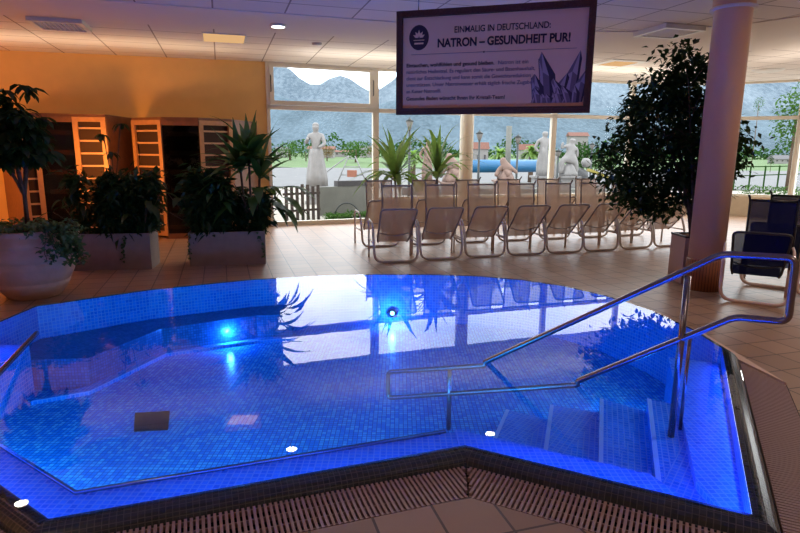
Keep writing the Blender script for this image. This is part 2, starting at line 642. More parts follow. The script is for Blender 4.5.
# ------------------------------------------------------------------ pool
pool = struct(bpy.data.objects.new('pool_basin', None), 'sunken angular pool lined with small blue mosaic tiles')
C.objects.link(pool)
PZ = -.68
Wd = [V((p.x, p.y, 0)) for p in W]
mb = MB()
tri = []
for t in tessellate_polygon([Wd]):
    nn = (Wd[t[1]] - Wd[t[0]]).cross(Wd[t[2]] - Wd[t[0]])
    tri.append(tuple(t) if nn.z > 0 else tuple(t[::-1]))
mb.add([V((p.x, p.y, PZ)) for p in W], tri)
mb.make('pool_floor', mos, pool)
mb = MB()
for i in range(nW):
    a, b = W[i], W[(i + 1) % nW]
    mb.add([(a.x, a.y, PZ), (b.x, b.y, PZ), (b.x, b.y, -.002), (a.x, a.y, -.002)], [(3, 2, 1, 0)])
mb.make('pool_wall', mosw, pool)
# rim: rounded mosaic lip that falls to the gutter
mb = MB()
prof = [(0, -.002), (.03, .004), (.06, .002), (.09, -.010), (.112, -.030), (.125, -.07), (.125, -.2)]
rings = [offset(W, [max(q[0] * v / LIPW, .0005) for v in LWS]) for q in prof]
for k in range(len(prof) - 1):
    for i in range(nW):
        j = (i + 1) % nW
        p = [(rings[k][i], prof[k][1]), (rings[k + 1][i], prof[k + 1][1]), (rings[k + 1][j], prof[k + 1][1]), (rings[k][j], prof[k][1])]
        mb.add([(q.x, q.y, z) for q, z in p], [(0, 1, 2, 3)])
mb.make('mosaic_rim', mosl, pool, edge=True)
# gutter channel and far coping
mb = MB()
cp = MB()
for i in range(nW):
    j = (i + 1) % nW
    a, b, c, d = LO[i], LO[j], GO[j], GO[i]
    if i in GR:
        mb.add([(a.x, a.y, -.19), (b.x, b.y, -.19), (c.x, c.y, -.19), (d.x, d.y, -.19)], [(0, 3, 2, 1)])
        mb.add([(c.x, c.y, -.19), (d.x, d.y, -.19), (d.x, d.y, FZ), (c.x, c.y, FZ)], [(0, 1, 2, 3)])
    else:
        cp.prism([tuple(a), tuple(b), tuple(c), tuple(d)], -.12, FZ + .012)
mb.make('gutter', darkm, pool)
cp.make('coping', deckwarm, pool)
# bench, ledge and steps under water
IN45 = offset(W, [-.3 if i == 15 else -.48 if i == 16 else -.45 for i in range(nW)])
ben = MB()


def rim_strip(mbx, idx, inn, z0, z1, ext=.0):
    for i in idx:
        j = (i + 1) % nW
        mbx.prism([tuple(W[i]), tuple(W[j]), tuple(inn[j]), tuple(inn[i])], z0, z1)


bpoly = [tuple(p) for p in (V((-3.86, 5.3)), L2, L3, L4, V((-1.42, 7.44)), V((-1.34, 6.98)), lerp(IN45[12], L4, .08), IN45[13], V((-3.05, 5.38)))]
ben.prism(bpoly, PZ, -.36)
ben.make('bench', mosb, pool)
stp = MB().prism([tuple(p) for p in (V((-3.4, 5.0)), V((-2.98, 5.24)), IN45[13] + V((.05, -.05)), IN45[12] + V((.05, -.08)), V((-1.3, 6.9)), V((-1.3, 6.98)), IN45[12], IN45[13], V((-3.05, 5.38)))], PZ, PZ + .04)
stp.make('kerb', mosw, pool)
# left flank, shallow
lg = MB()
lg.prism([tuple(V((-3.86, 3.88))), tuple(V((-3.86, 5.3))), (-3.55, 5.3), (-3.4, 4.05)], PZ, -.2)
rim_strip(lg, [15, 16], IN45, PZ, -.18)
rim_strip(lg, [0], [IN45[0], IN45[1]] + IN45[2:], PZ, -.16)
IN30 = offset(W, -.34)
lg.prism([tuple(B), tuple(R0), tuple(V((2.4, 4.92))), tuple(V((1.66, 2.94))), ], PZ, -.14)
lg.make('ledge', mosw, pool)
Fp = [V(p) for p in [(2.21, 3.98), (1.9, 4.16), (1.62, 4.38), (1.26, 4.52), (.93, 4.70)]]
Np = [V(p) for p in [(1.66, 2.80), (1.43, 2.90), (1.16, 3.05), (.85, 3.22), (.48, 3.5)]]
for k, z in enumerate([-.2, -.3, -.42, -.55]):
    st = MB().prism([tuple(Fp[k]), tuple(Fp[k + 1]), tuple(Np[k + 1]), tuple(Np[k])], PZ, z).make('step', mosw, pool, edge=True)
    a, b = Fp[k + 1], Np[k + 1]
    dd = (Fp[k] - Fp[k + 1]).normalized() * .03
    MB().prism([tuple(a), tuple(b), tuple(b + dd), tuple(a + dd)], z, z + .004).make('nosing', nosing, st)
MB().prism([tuple(gp(x, y, PZ)[:2]) for x, y in [(135, 414), (170, 412), (168, 430), (134, 432)]], PZ, PZ + .012).make('drain_cover', darkm, pool)
# lamps in the pool walls
LAMPS = [((-2.06, 6.80, -.52), (.1, -1, 0)), ((-.10, 7.64, -.52), (0, -1, 0))]
for p, d in LAMPS:
    r_ = MB().tube([V(p), V(p) + V(d).normalized() * .03], .05, 16).make('pool_lamp', steel, pool)
    MB().tube([V(p) + V(d).normalized() * .03, V(p) + V(d).normalized() * .036], .028, 16).make('lens', ledm, r_)


def plight(name, loc, col, e, r=.06):
    l = bpy.data.lights.new(name, 'POINT')
    l.color = col
    l.energy = e
    l.shadow_soft_size = r
    o = bpy.data.objects.new(name, l)
    C.objects.link(o)
    o.location = loc
    return o


BL = (.02, .10, 1)
BE = 1.15
for p, d in LAMPS:
    plight('pool_light', V(p) + V(d).normalized() * .12, (.03, .2, 1), 20, .02)


def strip(a, b, z, hgt, inward, e, col=BL):
    """lamp strip on an upright pool face, shining into the pool"""
    L_ = (b - a).length
    c = (a + b) / 2 + inward * .012
    l = bpy.data.lights.new('pool_strip_light', 'AREA')
    l.shape = 'RECTANGLE'
    l.size, l.size_y = L_ * .92, hgt
    l.color = col
    l.energy = e
    o = bpy.data.objects.new('pool_strip_light', l)
    C.objects.link(o)
    zax = V((-inward.x, -inward.y, 0))
    xax = V(((b - a).x, (b - a).y, 0)).normalized()
    yax = zax.cross(xax)
    mm = Matrix((xax, yax, zax)).transposed().to_4x4()
    mm.translation = (c.x, c.y, z)
    o.matrix_world = mm


def inw(i):
    e = (W[(i + 1) % nW] - W[i]).normalized()
    return V((-e.y, e.x))


IN46 = offset(W, [-.305 if i == 15 else -.485 if i == 16 else -.455 for i in range(nW)])
for i, e1, e2, zt in [(16, 6, 26, -.09), (0, 10, 0, -.08), (15, 4, 12, -.09), (1, 5, 0, -.07)]:
    strip(W[i], W[(i + 1) % nW], zt, .09, inw(i), e1 * BE)
    if e2:
        strip(IN46[i], IN46[(i + 1) % nW], -.42, .3, inw(i), e2 * BE, (.03, .42, 1))
strip(V((2.44, 4.9)), V((1.95, 3.9)), -.4, .3, V((-.9, .43)).normalized(), 26 * BE, (.03, .32, 1))
strip(V((-3.84, 5.2)), V((-3.84, 4.0)), -.1, .12, V((1, 0)), 9 * BE)

# water
mb = MB()
wt = offset(W, [v * .36 for v in LWS])
wv = [V((p.x, p.y, 0)) for p in wt]
tri = []
for t in tessellate_polygon([wv]):
    nn = (wv[t[1]] - wv[t[0]]).cross(wv[t[2]] - wv[t[0]])
    tri.append(tuple(t) if nn.z > 0 else tuple(t[::-1]))
mb.add([V((p.x, p.y, .0045)) for p in wt], tri)
o = mb.make('pool_water', water)
tag(o, 'still clear pool water glowing blue and mirroring the windows', 'water', kind='stuff')

# gratings: crossbars laid over the gutter
for i, lab in [(16, 'overflow grating along the front left pool edge, left of the inward corner'),
               (0, 'overflow grating along the front right pool edge, right of the inward corner'),
               (1, 'wide fine overflow grating along the right pool edge'),
               (15, 'overflow grating at the bottom left, orange lit pool edge')]:
    j = (i + 1) % nW
    a, b, c, d = LO[i], LO[j], GO[j], GO[i]
    e = (b - a).normalized()
    nrm = V((e.y, -e.x))
    mb = MB()
    cx = (a + b) / 2
    smin = min((p - cx).dot(e) for p in (a, d))
    smax = max((p - cx).dot(e) for p in (b, c))
    wd = (d - a).dot(nrm)

    def cut(off, lo):
        """where the mitre line lies at this distance from the lip"""
        p, q = (a, d) if lo else (b, c)
        t = (off) / wd
        return (lerp(p, q, t) - cx).dot(e)
    s0 = smin
    pitch = .026
    k = 0
    while s0 < smax:
        lo_, hi_ = None, None
        # span across the width where the bar lies inside the mitres
        ok = [q for q in [x * wd / 24 for x in range(25)] if cut(q, True) < s0 and s0 + .013 < cut(q, False)]
        if len(ok) >= 2:
            q0, q1 = ok[0] + .004, ok[-1] - .004
            m0 = cx + e * (s0 + .0065) + nrm * (q0 + q1) / 2
            if q1 > q0:
                mb.box((m0.x, m0.y, FZ - .011), (.014, q1 - q0, .022), rz=math.atan2(nrm.y, nrm.x) - PI / 2)
        s0 += pitch
    for q in (.02, wd * .36, wd * .66, wd - .02):
        p0, p1 = cx + e * (cut(q, True) + .004) + nrm * q, cx + e * (cut(q, False) - .004) + nrm * q
        mb.slab(p0, p1, .008, FZ - .032, FZ - .006)
    o = mb.make('overflow_grating', gratem)
    tag(o, lab, 'grating')

# ------------------------------------------------------------------ handrails
RA, RB = gp(485, 362, .0), gp(672, 408, 0)
rd = (RB - RA)
rd.z = 0
rd.normalize()
pn = V((-rd.y, rd.x, 0))


def inplane(x, y):
    """spot of the photograph on the rail's own upright plane"""
    r = ray(x, y)
    o = V((0, 0, EYE))
    t = (RA - o).dot(pn) / r.dot(pn)
    return o + r * t


top = [inplane(*p) for p in [(485, 362), (722, 254)]]
pe = gp(790, 425, FZ)
end_dir = V((rd.x, rd.y, 0))
ptop = inplane(722, 254)
ptr = inplane(796, 258)
pbr_ = inplane(788, 322)
plk = inplane(735, 317)
low = inplane(578, 381)
uwA = inplane(388, 372)
uwB = inplane(388, 398)
wA = inplane(485, 362)
path = [uwA, wA + V((0, 0, -.03)), wA, ptop, ptr, pbr_, plk, low, low + V((0, 0, -.03)), uwB]
pts = round_path(path, .05, 5, closed=True)
hr = thing('handrail', 'double steel handrail running down the pool steps into the water', 'handrail', (0, 0, 0))
MB().tube(pts, .021, 10, closed=True).make('rail', steel, hr)
pp1 = inplane(688, 276)
foot = V((pp1.x, pp1.y, -.2))
MB().tube([foot + V((0, 0, .0)), pp1], .021, 10).make('post', steel, hr)
p2t = inplane(684, 337) + pn * .0
p2 = gp(683, 402, 0)
MB().tube([V((p2.x, p2.y, -.2)), V((p2.x, p2.y, p2t.z - .02))], .012, 8).make('post', steel, hr)
pu = inplane(450, 366)
MB().tube([V((pu.x, pu.y, PZ)), pu], .02, 10).make('post', steel, hr)
# rail at the left edge and the seat rail of the front ledge
a_, b_ = gp(33, 337, 0), gp(0, 372, .12)
lr = thing('handrail', 'short steel handrail dipping into the water at the left pool edge', 'handrail')
MB().tube([a_ + (a_ - b_) * .15, a_, b_, b_ + (b_ - a_) * .9, V((-2.85, 2.85, FZ + .3)), V((-2.86, 2.8, FZ))], .021, 10).make('rail', steel, lr)
IN48 = offset(W, -.45)
lr = thing('grab_rail', 'steel rail along the sunken ledge of the front left pool edge', 'rail')
g3 = lerp(IN45[16], IN45[0], .97)
g1 = lerp(IN45[16], IN45[15], .85)
MB().tube([(p.x, p.y, -.165) for p in (g1, IN45[16], g3)], .013, 8).make('rail', steel, lr)
for t in (0.02, .35, .7, .98):
    p = lerp(IN45[16], g3, t)
    MB().tube([(p.x, p.y, -.165), (p.x, p.y, -.19)], .008, 6).make('bracket', steel, lr)


# ------------------------------------------------------------------ loungers
def panel_mesh(p0, p1, w, sag=.02, taper=1.0, n=8):
    """cloth between the side rails from p0 (bottom) to p1 (top), in y-z"""
    mb = MB()
    vs = []
    for i in range(n + 1):
        t = i / n
        y, z = p0[0] + (p1[0] - p0[0]) * t, p0[1] + (p1[1] - p0[1]) * t
        ww = w * (taper + (1 - taper) * t)
        for k in range(5):
            u = k / 4 - .5
            s_ = sag * (1 - (2 * u) ** 2) * math.sin(PI * t)
            vs.append((u * ww, y + s_, z - s_ * .4))
    fs_ = [(i * 5 + k, i * 5 + k + 1, i * 5 + k + 6, i * 5 + k + 5) for i in range(n) for k in range(4)]
    return mb.add(vs, fs_, True)


def make_recliner(label, fm, tm, legm):
    t = thing('reclining_lounger', label, 'lounger')
    w = .55
    # low panel, leaning to the pool side
    MB().tube(round_path([(-w / 2 + .04, .30, .28), (-w / 2 + .02, .22, .35), (-w / 2, -.28, .85), (w / 2, -.28, .85), (w / 2 - .02, .22, .35), (w / 2 - .04, .30, .28)], .07, 5), .014, 8).make('footrest_frame', fm, t)
    panel_mesh((.28, .285), (-.27, .845), w - .02, .04, .92).make('footrest_cloth', tm, t)
    MB().tube([(-w / 2 + .02 + u * (w - .04), .13, .45 - .05 * math.sin(PI * u)) for u in [k / 8 for k in range(9)]], .009, 6).make('crossbar', fm, t)
    # tall panel
    tw, TX = .48, .10
    MB().tube(round_path([(TX - tw / 2, .42, .36), (TX - tw / 2, .50, 1.15), (TX - tw / 2 - .02, .46, 1.21)], .04, 4), .013, 8).make('backrest_frame', fm, t)
    MB().tube(round_path([(TX + tw / 2, .42, .36), (TX + tw / 2, .50, 1.15), (TX + tw / 2 + .02, .46, 1.21)], .04, 4), .013, 8).make('backrest_frame', fm, t)
    MB().tube([(TX - tw / 2, .50, 1.15), (TX + tw / 2, .50, 1.15)], .014, 8).make('top_bar', fm, t)
    pmb = panel_mesh((.42, .38), (.50, 1.14), tw - .02, .02)
    for q in pmb.v:
        q.x += TX
    pmb.make('backrest_cloth', tm, t)
    panel_mesh((.28, .29), (.44, .37), w - .06, .03).make('seat_cloth', tm, t)
    # base loop and side frames
    lw = .345
    MB().tube(round_path([(-lw, .10, .52), (-lw, .0, .3), (-lw + .01, -.02, .02), (lw - .01, -.02, .02), (lw, .0, .3), (lw, .10, .52)], .14, 6), .020, 8).make('base_loop', legm, t)
    for s in (-1, 1):
        MB().tube(round_path([(s * lw, .10, .52), (s * lw, .2, .60), (s * lw, .5, .62), (s * lw, .56, .56), (s * lw, .56, .0)], .07, 4), .016, 8).make('armrest', legm, t)
        MB().tube([(s * lw, .56, .30), (s * lw, .03, .30)], .012, 6).make('side_bar', legm, t)
    return t


ang = math.radians(17)
xs = [396, 441, 484.5, 525.5, 564, 600, 635, 668]
ys = [262.5, 259.5, 257, 255, 253, 251, 248.5, 246.5]
whichn = ['first', 'second', 'third', 'fourth', 'fifth', 'sixth', 'seventh', 'eighth']
proto = None
for k, (x, y) in enumerate(zip(xs, ys)):
    lab = 'tan mesh lounger in the front row, %s from the left' % whichn[k]
    if k == 0:
        o = proto = make_recliner(lab, ftan, mesh_t, flight)
    else:
        o = copy_tree(proto)
        o['label'] = lab
    if k == 7:
        o['label'] = 'tan mesh lounger at the right end of the front row, behind the tree planter'
    g = gp(x, y, FZ)
    o.location = (g.x, g.y, FZ)
    o.rotation_euler.z = math.radians(11 + 1.0 * k)
    o['group'] = 'tan loungers in the front row'
for k in range(7):
    o = copy_tree(proto)
    o['label'] = 'tan mesh lounger in the rear row near the windows, %s from the left' % whichn[k]
    g = lerp(V((-.35, 10.3)), V((4.75, 11.95)), k / 6)
    o.location = (g.x, g.y, FZ)
    o.rotation_euler.z = ang
    o['group'] = 'tan loungers in the rear row'

bp = make_recliner('navy mesh lounger with white frame nearest the pillar', black, mesh_n, fpink)
bspots = [((4.05, 6.45), -30, None), ((4.78, 7.3), -36, 'navy mesh lounger right behind the foremost navy one'),
          ((5.05, 6.6), -36, 'navy mesh lounger at the right edge of the photo')]
for k, (p, a, lab) in enumerate(bspots):
    o = bp if k == 0 else copy_tree(bp)
    if lab:
        o['label'] = lab
    o['group'] = 'navy loungers right of the pillar'
    o.location = (p[0], p[1], FZ)
    o.rotation_euler.z = math.radians(a)

# ------------------------------------------------------------------ hanging sign
SL, SR = at(397, 64, 5.6), at(594, 50, 5.1)
sz0 = at(397, 115, 5.6).z
SH = at(397, 12, 5.6).z - sz0
sd = V((SR.x - SL.x, SR.y - SL.y, 0))
SW = sd.length
sign = thing('hanging_sign', 'framed white information sign hanging from the ceiling above the pool', 'sign', (SL.x, SL.y, sz0), math.atan2(sd.y, sd.x))
fr = MB()
bw = .058
for (c, d) in [((SW / 2, 0, bw / 2), (SW, .05, bw)), ((SW / 2, 0, SH - bw / 2), (SW, .05, bw)), ((bw / 2, 0, SH / 2), (bw, .05, SH - 2 * bw)), ((SW - bw / 2, 0, SH / 2), (bw, .05, SH - 2 * bw))]:
    fr.box(c, d)
for (c, d) in [((SW / 2, -.03, bw * .8), (SW - bw * 1.4, .014, .018)), ((SW / 2, -.03, SH - bw * .8), (SW - bw * 1.4, .014, .018)),
               ((bw * .8, -.03, SH / 2), (.018, .014, SH - bw * 1.4)), ((SW - bw * .8, -.03, SH / 2), (.018, .014, SH - bw * 1.4))]:
    fr.box(c, d)
fr.make('frame', signf, sign)
MB().box((SW / 2, .003, SH / 2), (SW - 2 * bw + .01, .014, SH - 2 * bw + .01)).make('panel', signp, sign)
for x in (.2, SW - .2):
    MB().tube([(x, 0, SH - .01), (x, 0, CH - sz0)], .004, 6).make('wire', steel, sign)


def text(body, u, v, width, size, mat, bold=0.0):
    cu = bpy.data.curves.new('lettering', 'FONT')
    cu.body = body
    cu.size = size
    cu.extrude = .0012
    cu.offset = bold
    tmp = bpy.data.objects.new('tmp', cu)
    C.objects.link(tmp)
    dg = bpy.context.evaluated_depsgraph_get()
    me = bpy.data.meshes.new_from_object(tmp.evaluated_get(dg))
    bpy.data.objects.remove(tmp)
    xs_ = [q.co.x for q in me.vertices]
    k = width / (max(xs_) - min(xs_))
    for q in me.vertices:
        q.co = V(((q.co.x - min(xs_)) * k, -q.co.z - .0062, q.co.y))
    me.materials.clear()
    me.materials.append(mat)
    o = bpy.data.objects.new('lettering', me)
    C.objects.link(o)
    o.parent = sign
    o.location = (u * SW, 0, SH * (1 - v))
    return o


text('EINMALIG IN DEUTSCHLAND:', .31, .225, .48 * SW, .075, ink, .0009)
text('NATRON \u2013 GESUNDHEIT PUR!', .222, .352, .665 * SW, .098, ink, .0034)
text('Eintauchen, wohlf\u00fchlen und gesund bleiben.', .055, .535, .465 * SW, .046, ink, .0007)
text('Natron ist ein', .54, .535, .15 * SW, .046, inkm)
text('nat\u00fcrliches Heilmittel. Es reguliert den S\u00e4ure- und Basenhaushalt,', .055, .598, .67 * SW, .046, inkm)
text('dient zur Entschlackung und kann somit die Gewichtsreduktion', .055, .661, .65 * SW, .046, inkm)
text('unterst\u00fctzen. Unser Natronwasser erh\u00e4lt t\u00e4glich frische Zugaben', .055, .724, .67 * SW, .046, inkm)
text('an Kaiser Natron\u00ae.', .055, .787, .19 * SW, .046, inkm)
text('Gesundes Baden w\u00fcnscht Ihnen Ihr Kristall-Team!', .055, .858, .525 * SW, .046, ink, .0007)
MB().box((SW * .5, -.0055, SH * .585), (SW * .84, .002, .003)).make('divider', inkm, sign)
MB().add([(SW * .46, -.0065, SH * .585), (SW * .465, -.0065, SH * .575), (SW * .47, -.0065, SH * .585), (SW * .465, -.0065, SH * .595)], [(0, 1, 2, 3)]).make('divider_mark', ink, sign)
# round emblem with a leaf crown
ex, ez = .121 * SW, SH * .745
eb = MB()
N = 32
eb.add([(ex, -.0060, ez)] + [(ex + .092 * math.cos(2 * PI * i / N), -.0060, ez + .108 * math.sin(2 * PI * i / N)) for i in range(N)], [(0, 1 + i, 1 + (i + 1) % N) for i in range(N)])
eo = eb.make('emblem', ink, sign)
lfm = MB()
for an, L in [(90, .066), (58, .06), (122, .06), (28, .055), (152, .055)]:
    a = math.radians(an)
    d = V((math.cos(a), 0, math.sin(a)))
    q = V((-d.z, 0, d.x))
    b0 = V((ex, -.0068, ez - .005)) + d * .006
    lfm.add([b0, b0 + d * L * .5 + q * .012, b0 + d * L, b0 + d * L * .5 - q * .012], [(0, 1, 2, 3)])
lfm.box((ex, -.0066, ez - .022), (.1, .001, .006))
lfm.box((ex, -.0066, ez - .05), (.085, .001, .014))
lfm.make('leaf_mark', signp, eo)
# printed crystals
cr = MB(); cm = MB(); cd = MB()


def crystal(u, v, w, h, lean=0, tx=0.0, y=0.0):
    x0, z0 = u * SW, SH * (1 - v)
    yy = -.0060 - y
    P = lambda a, b: V((x0 + a * w + lean * b * h, yy, z0 + b * h))
    lh, rh = (.86, .55) if tx < 0 else (.52, .84)
    m1, m2 = -.18 + tx * .4, .22 + tx * .4
    tip = P(tx, 1)
    cr.add([P(-.5, 0), P(m1, 0), P(m1, .6), P(-.5, lh)], [(0, 1, 2, 3)])
    cm.add([P(m1, 0), P(m2, 0), P(m2, .52), P(m1, .6)], [(0, 1, 2, 3)])
    cd.add([P(m2, 0), P(.5, 0), P(.5, rh), P(m2, .52)], [(0, 1, 2, 3)])
    cm.add([P(-.5, lh), P(m1, .6), tip], [(0, 1, 2)])
    cr.add([P(m1, .6), P(m2, .52), tip], [(0, 1, 2)])
    cd.add([P(m2, .52), P(.5, rh), tip], [(0, 1, 2)])
    cd.add([P(-.54, 0), P(-.48, 0), P(-.48, lh), P(-.54, lh)], [(0, 1, 2, 3)])


rc = random.Random(5)
cl_ = [(.80, .90, .13, .42, -.10, -.3), (.895, .90, .11, .42, .10, .3), (.835, .90, .10, .24, .25, .2), (.75, .9, .10, .24, -.1, -.2), (.935, .90, .09, .28, .16, .3), (.865, .9, .10, .2, -.3, -.25)]
cl_ += [(.735 + .024 * q, .905, rc.uniform(.05, .09), rc.uniform(.07, .15), rc.uniform(-.5, .5), rc.choice((-.3, .3))) for q in range(9)]
for q, c in enumerate(cl_):
    crystal(*c, .0002 * q)


pr = cr.make('crystal_print', greyl, sign)
cm.make('crystal_shade', greym, pr)
cd.make('crystal_outline', greyd, pr)

# ------------------------------------------------------------------ ceiling fittings
def cpt(x, y, z=CH):
    r = ray(x, y)
    return V((0, 0, EYE)) + r * ((z - EYE) / r.z)


def light_area(name, loc, sx, sy, col, e, rot=(0, 0, 0)):
    l = bpy.data.lights.new(name, 'AREA')
    l.shape = 'RECTANGLE'
    l.size, l.size_y = sx, sy
    l.color = col
    l.energy = e
    o = bpy.data.objects.new(name, l)
    C.objects.link(o)
    o.location = loc
    o.rotation_euler = rot
    return o


def downlight(p, lab, on=True, r=.11, mat=None, e=2.5, col=(1, .88, .7)):
    t = thing('ceiling_downlight', lab, 'ceiling light', (p[0], p[1], CH - .012))
    MB().lathe([(r, -.03), (r + .012, -.018), (r + .012, 0)], n=28).make('ring', white, t)
    MB().disc((0, 0, -.033), r * .9, .006).make('diffuser', mat or lampm, t)
    if on:
        l = light_area('downlight', (p[0], p[1], CH - .055), .18, .18, col, e)
        l.data.shape = 'DISK'
    return t


downlight(cpt(278, 24), 'round lit downlight in the plain ceiling band')
for px, py, lab in [(490, 437, 'round downlight above the pool, mirrored in the front right water'),                     (22, 507, 'round downlight mirrored at the bottom left pool rim')]:
    r_ = ray(px, py)
    p = V((0, 0, EYE)) + r_ * (-(CH + EYE) / r_.z)
    if abs(p.y - 8.6) < .8 or True:
        downlight(p, lab, r=.1)
# fill lights are added further down over the camera's side of the hall
p = cpt(317, 43)
t = thing('smoke_detector', 'small flat grey disc detector on the ceiling right of the downlight', 'detector', (p.x, p.y, CH))
MB().lathe([(.03, -.05), (.085, -.035), (.09, 0)], n=24).make('housing', white, t)
# warm rectangular light
p = cpt(224, 37.5)
t = thing('ceiling_panel_light', 'rectangular glowing warm panel light in the ceiling above the yellow wall', 'ceiling light', (p.x, p.y, CH), ang)
MB().box((0, 0, -.008), (.70, .76, .016)).make('frame', white, t)
MB().box((0, 0, -.019), (.66, .72, .006)).make('diffuser', lampw, t)
light_area('panel_light', (p.x, p.y, CH - .05), .5, .4, (1, .6, .25), 2)
p = cpt(618, 63)
t = thing('ceiling_panel_light', 'dim flat warm ceiling light between the sign and the tree top', 'ceiling light', (p.x, p.y, CH), ang)
MB().box((0, 0, -.008), (.9, .9, .016)).make('frame', white, t)
MB().box((0, 0, -.019), (.55, .55, .006)).make('diffuser', lampw, t)


def air_vent(p, w, lab):
    t = thing('ceiling_vent', lab, 'air vent', (p[0], p[1], CH), ang)
    fr_ = MB()
    for c, d in [((0, w / 2 - .03, -.035), (w, .06, .07)), ((0, -w / 2 + .03, -.035), (w, .06, .07)), ((w / 2 - .03, 0, -.035), (.06, w - .12, .07)), ((-w / 2 + .03, 0, -.035), (.06, w - .12, .07))]:
        fr_.box(c, d)
    fr_.make('frame', white, t)
    MB().box((0, 0, -.006), (w - .12, w - .12, .012)).make('backing', darkm, t)
    sl = MB()
    for k in range(9):
        q = (k - 4) * (w - .14) / 9
        sl.box((0, q, -.03), (w - .12, .02, .03), rx=.6)
        sl.box((q, 0, -.05), (.02, w - .12, .02), ry=.4)
    sl.make('louvre', white, t)
    return t


p = cpt(60, 22)
air_vent(p, .72, 'square perforated air diffuser in the ceiling at the top left')
p = cpt(669, 29)
air_vent(p, .72, 'square air diffuser in the ceiling above the potted tree')
p = cpt(768, 70)
t = thing('ceiling_vent', 'flat round air diffuser in the ceiling right of the pillar', 'air vent', (p.x, p.y, CH))
MB().lathe([(.1, -.03), (.2, -.045), (.3, -.02), (.34, 0)], n=28).make('housing', white, t)


# ------------------------------------------------------------------ planters and plants
def on_box(lo, hi):
    return V([random.uniform(a, b) for a, b in zip(lo, hi)])


def trough(pa, pb, depth, h, lab):
    """stone trough whose front runs from pa to pb"""
    pa, pb = V(pa[:2]), V(pb[:2])
    d = pb - pa
    t = thing('planter_box', lab, 'planter', (pa.x, pa.y, FZ), math.atan2(d.y, d.x))
    w = d.length
    bx = MB()
    th = .035
    bx.box((w / 2, th / 2, h / 2), (w, th, h)).box((w / 2, depth - th / 2, h / 2), (w, th, h))
    bx.box((th / 2, depth / 2, h / 2), (th, depth - 2 * th, h)).box((w - th / 2, depth / 2, h / 2), (th, depth - 2 * th, h))
    bx.box((w / 2, depth / 2, .03), (w - 2 * th, depth - 2 * th, .04))
    bx.make('trough', stonebox, t)
    MB().box((w / 2, depth / 2, h - .06), (w - 2 * th, depth - 2 * th, .04)).make('soil', soil, t)
    return t, w


def bush(parentloc, rz, w, dep, base, h, n, lab, name='leafy_shrub', mat=lf_dark, L=(.11, .2), hang=True, hvar=None, x0=0):
    t = thing(name, lab, 'plant', parentloc, rz)
    st = MB()
    fo = MB()
    stems = []
    for k in range(max(6, int(w * 16))):
        x, y = x0 + random.uniform(.06, w - .06), random.uniform(.08, dep - .08)
        hh = h * random.uniform(.55, 1.0) * (hvar(x) if hvar else 1)
        tip = V((x + random.uniform(-.12, .12), y + random.uniform(-.15, .12), base + hh))
        st.tube([(x, y, base), ((x + tip.x) / 2, (y + tip.y) / 2 + .02, base + hh * .5), tip], [.008, .006, .003], 5)
        stems.append((V((x, y, base)), tip))
    for k in range(n):
        a, b = random.choice(stems)
        q = lerp(a, b, random.uniform(.08, 1) ** .8)
        q += V((random.gauss(0, .07), random.gauss(0, .06), random.gauss(0, .05)))
        q.z = max(q.z, base + .01)
        l = random.uniform(*L)
        fo.small(q, l, l * random.uniform(.32, .5))
    st.make('stem', bark, t)
    fo.make('foliage', mat, t)
    return t


def broad_leaves(t, origin, n, h, L, Wd, mat, spread=.35, name='foliage'):
    mb = MB()
    stm = MB()
    for k in range(n):
        a = 2 * PI * (k / n) + random.uniform(-.3, .3)
        hh = h * random.uniform(.5, 1)
        o = V(origin)
        tip = o + V((math.cos(a) * spread * random.uniform(.3, 1), math.sin(a) * spread * random.uniform(.3, 1), hh))
        stm.tube([o, lerp(o, tip, .5) + V((0, 0, .05)), tip], .006, 5)
        l = L * random.uniform(.75, 1.1)
        mb.leaf(tip, (math.cos(a), math.sin(a), random.uniform(.1, .9)), (0, 0, 1), l, l * Wd, .9, 5, .4)
    stm.make('stalk', bark, t)
    return mb.make(name, mat, t)


def spray(mb, o, n, L, Wd, el=(.3, 1.3), droop=.8):
    """rosette of long strap leaves"""
    for k in range(n):
        a = random.uniform(0, 2 * PI)
        e = random.uniform(*el)
        l = L * random.uniform(.7, 1.1)
        mb.leaf(V(o) + V((0, 0, random.uniform(-.1, .05))), (math.cos(a) * math.cos(e), math.sin(a) * math.cos(e), math.sin(e)), (0, 0, 1), l, Wd * random.uniform(.8, 1.2), droop * random.uniform(.5, 1.2), 6, .35)


# terracotta pot at the left
pp_ = at(34, 300, 6.58)
POT = V((pp_.x, 6.62, FZ))
pot = thing('terracotta_pot', 'large ribbed terracotta pot at the left edge of the deck', 'pot', POT)
prof = [(.25, 0), (.28, .015), (.33, .08), (.365, .14), (.385, .18), (.37, .19), (.385, .205), (.43, .29), (.455, .36), (.475, .43), (.455, .442), (.475, .455), (.47, .53), (.455, .59), (.435, .602), (.45, .615),
        (.43, .66), (.405, .71), (.39, .73), (.42, .75), (.425, .79), (.37, .79), (.35, .70)]
MB().lathe([(r, z) for r, z in prof], n=48).make('vessel', terra, pot)
MB().disc((0, 0, .70), .35, .02).make('soil', soil, pot)
tr = thing('potted_tree', 'dark umbrella tree growing in the terracotta pot', 'tree', POT + V((0, 0, .72)))
tk = MB()
tops = []
for k in range(5):
    a = 2 * PI * k / 5
    e = V((math.cos(a) * .22 - .06, math.sin(a) * .2, 1.1 + .12 * (k % 3)))
    tk.tube([(0, 0, 0), (.01, 0, .45), lerp(V((.01, 0, .45)), e, .6) + V((0, 0, .05)), e], [.028, .022, .014, .008], 7)
    tops.append(e)
tk.make('trunk', bark, tr)
fo = MB()
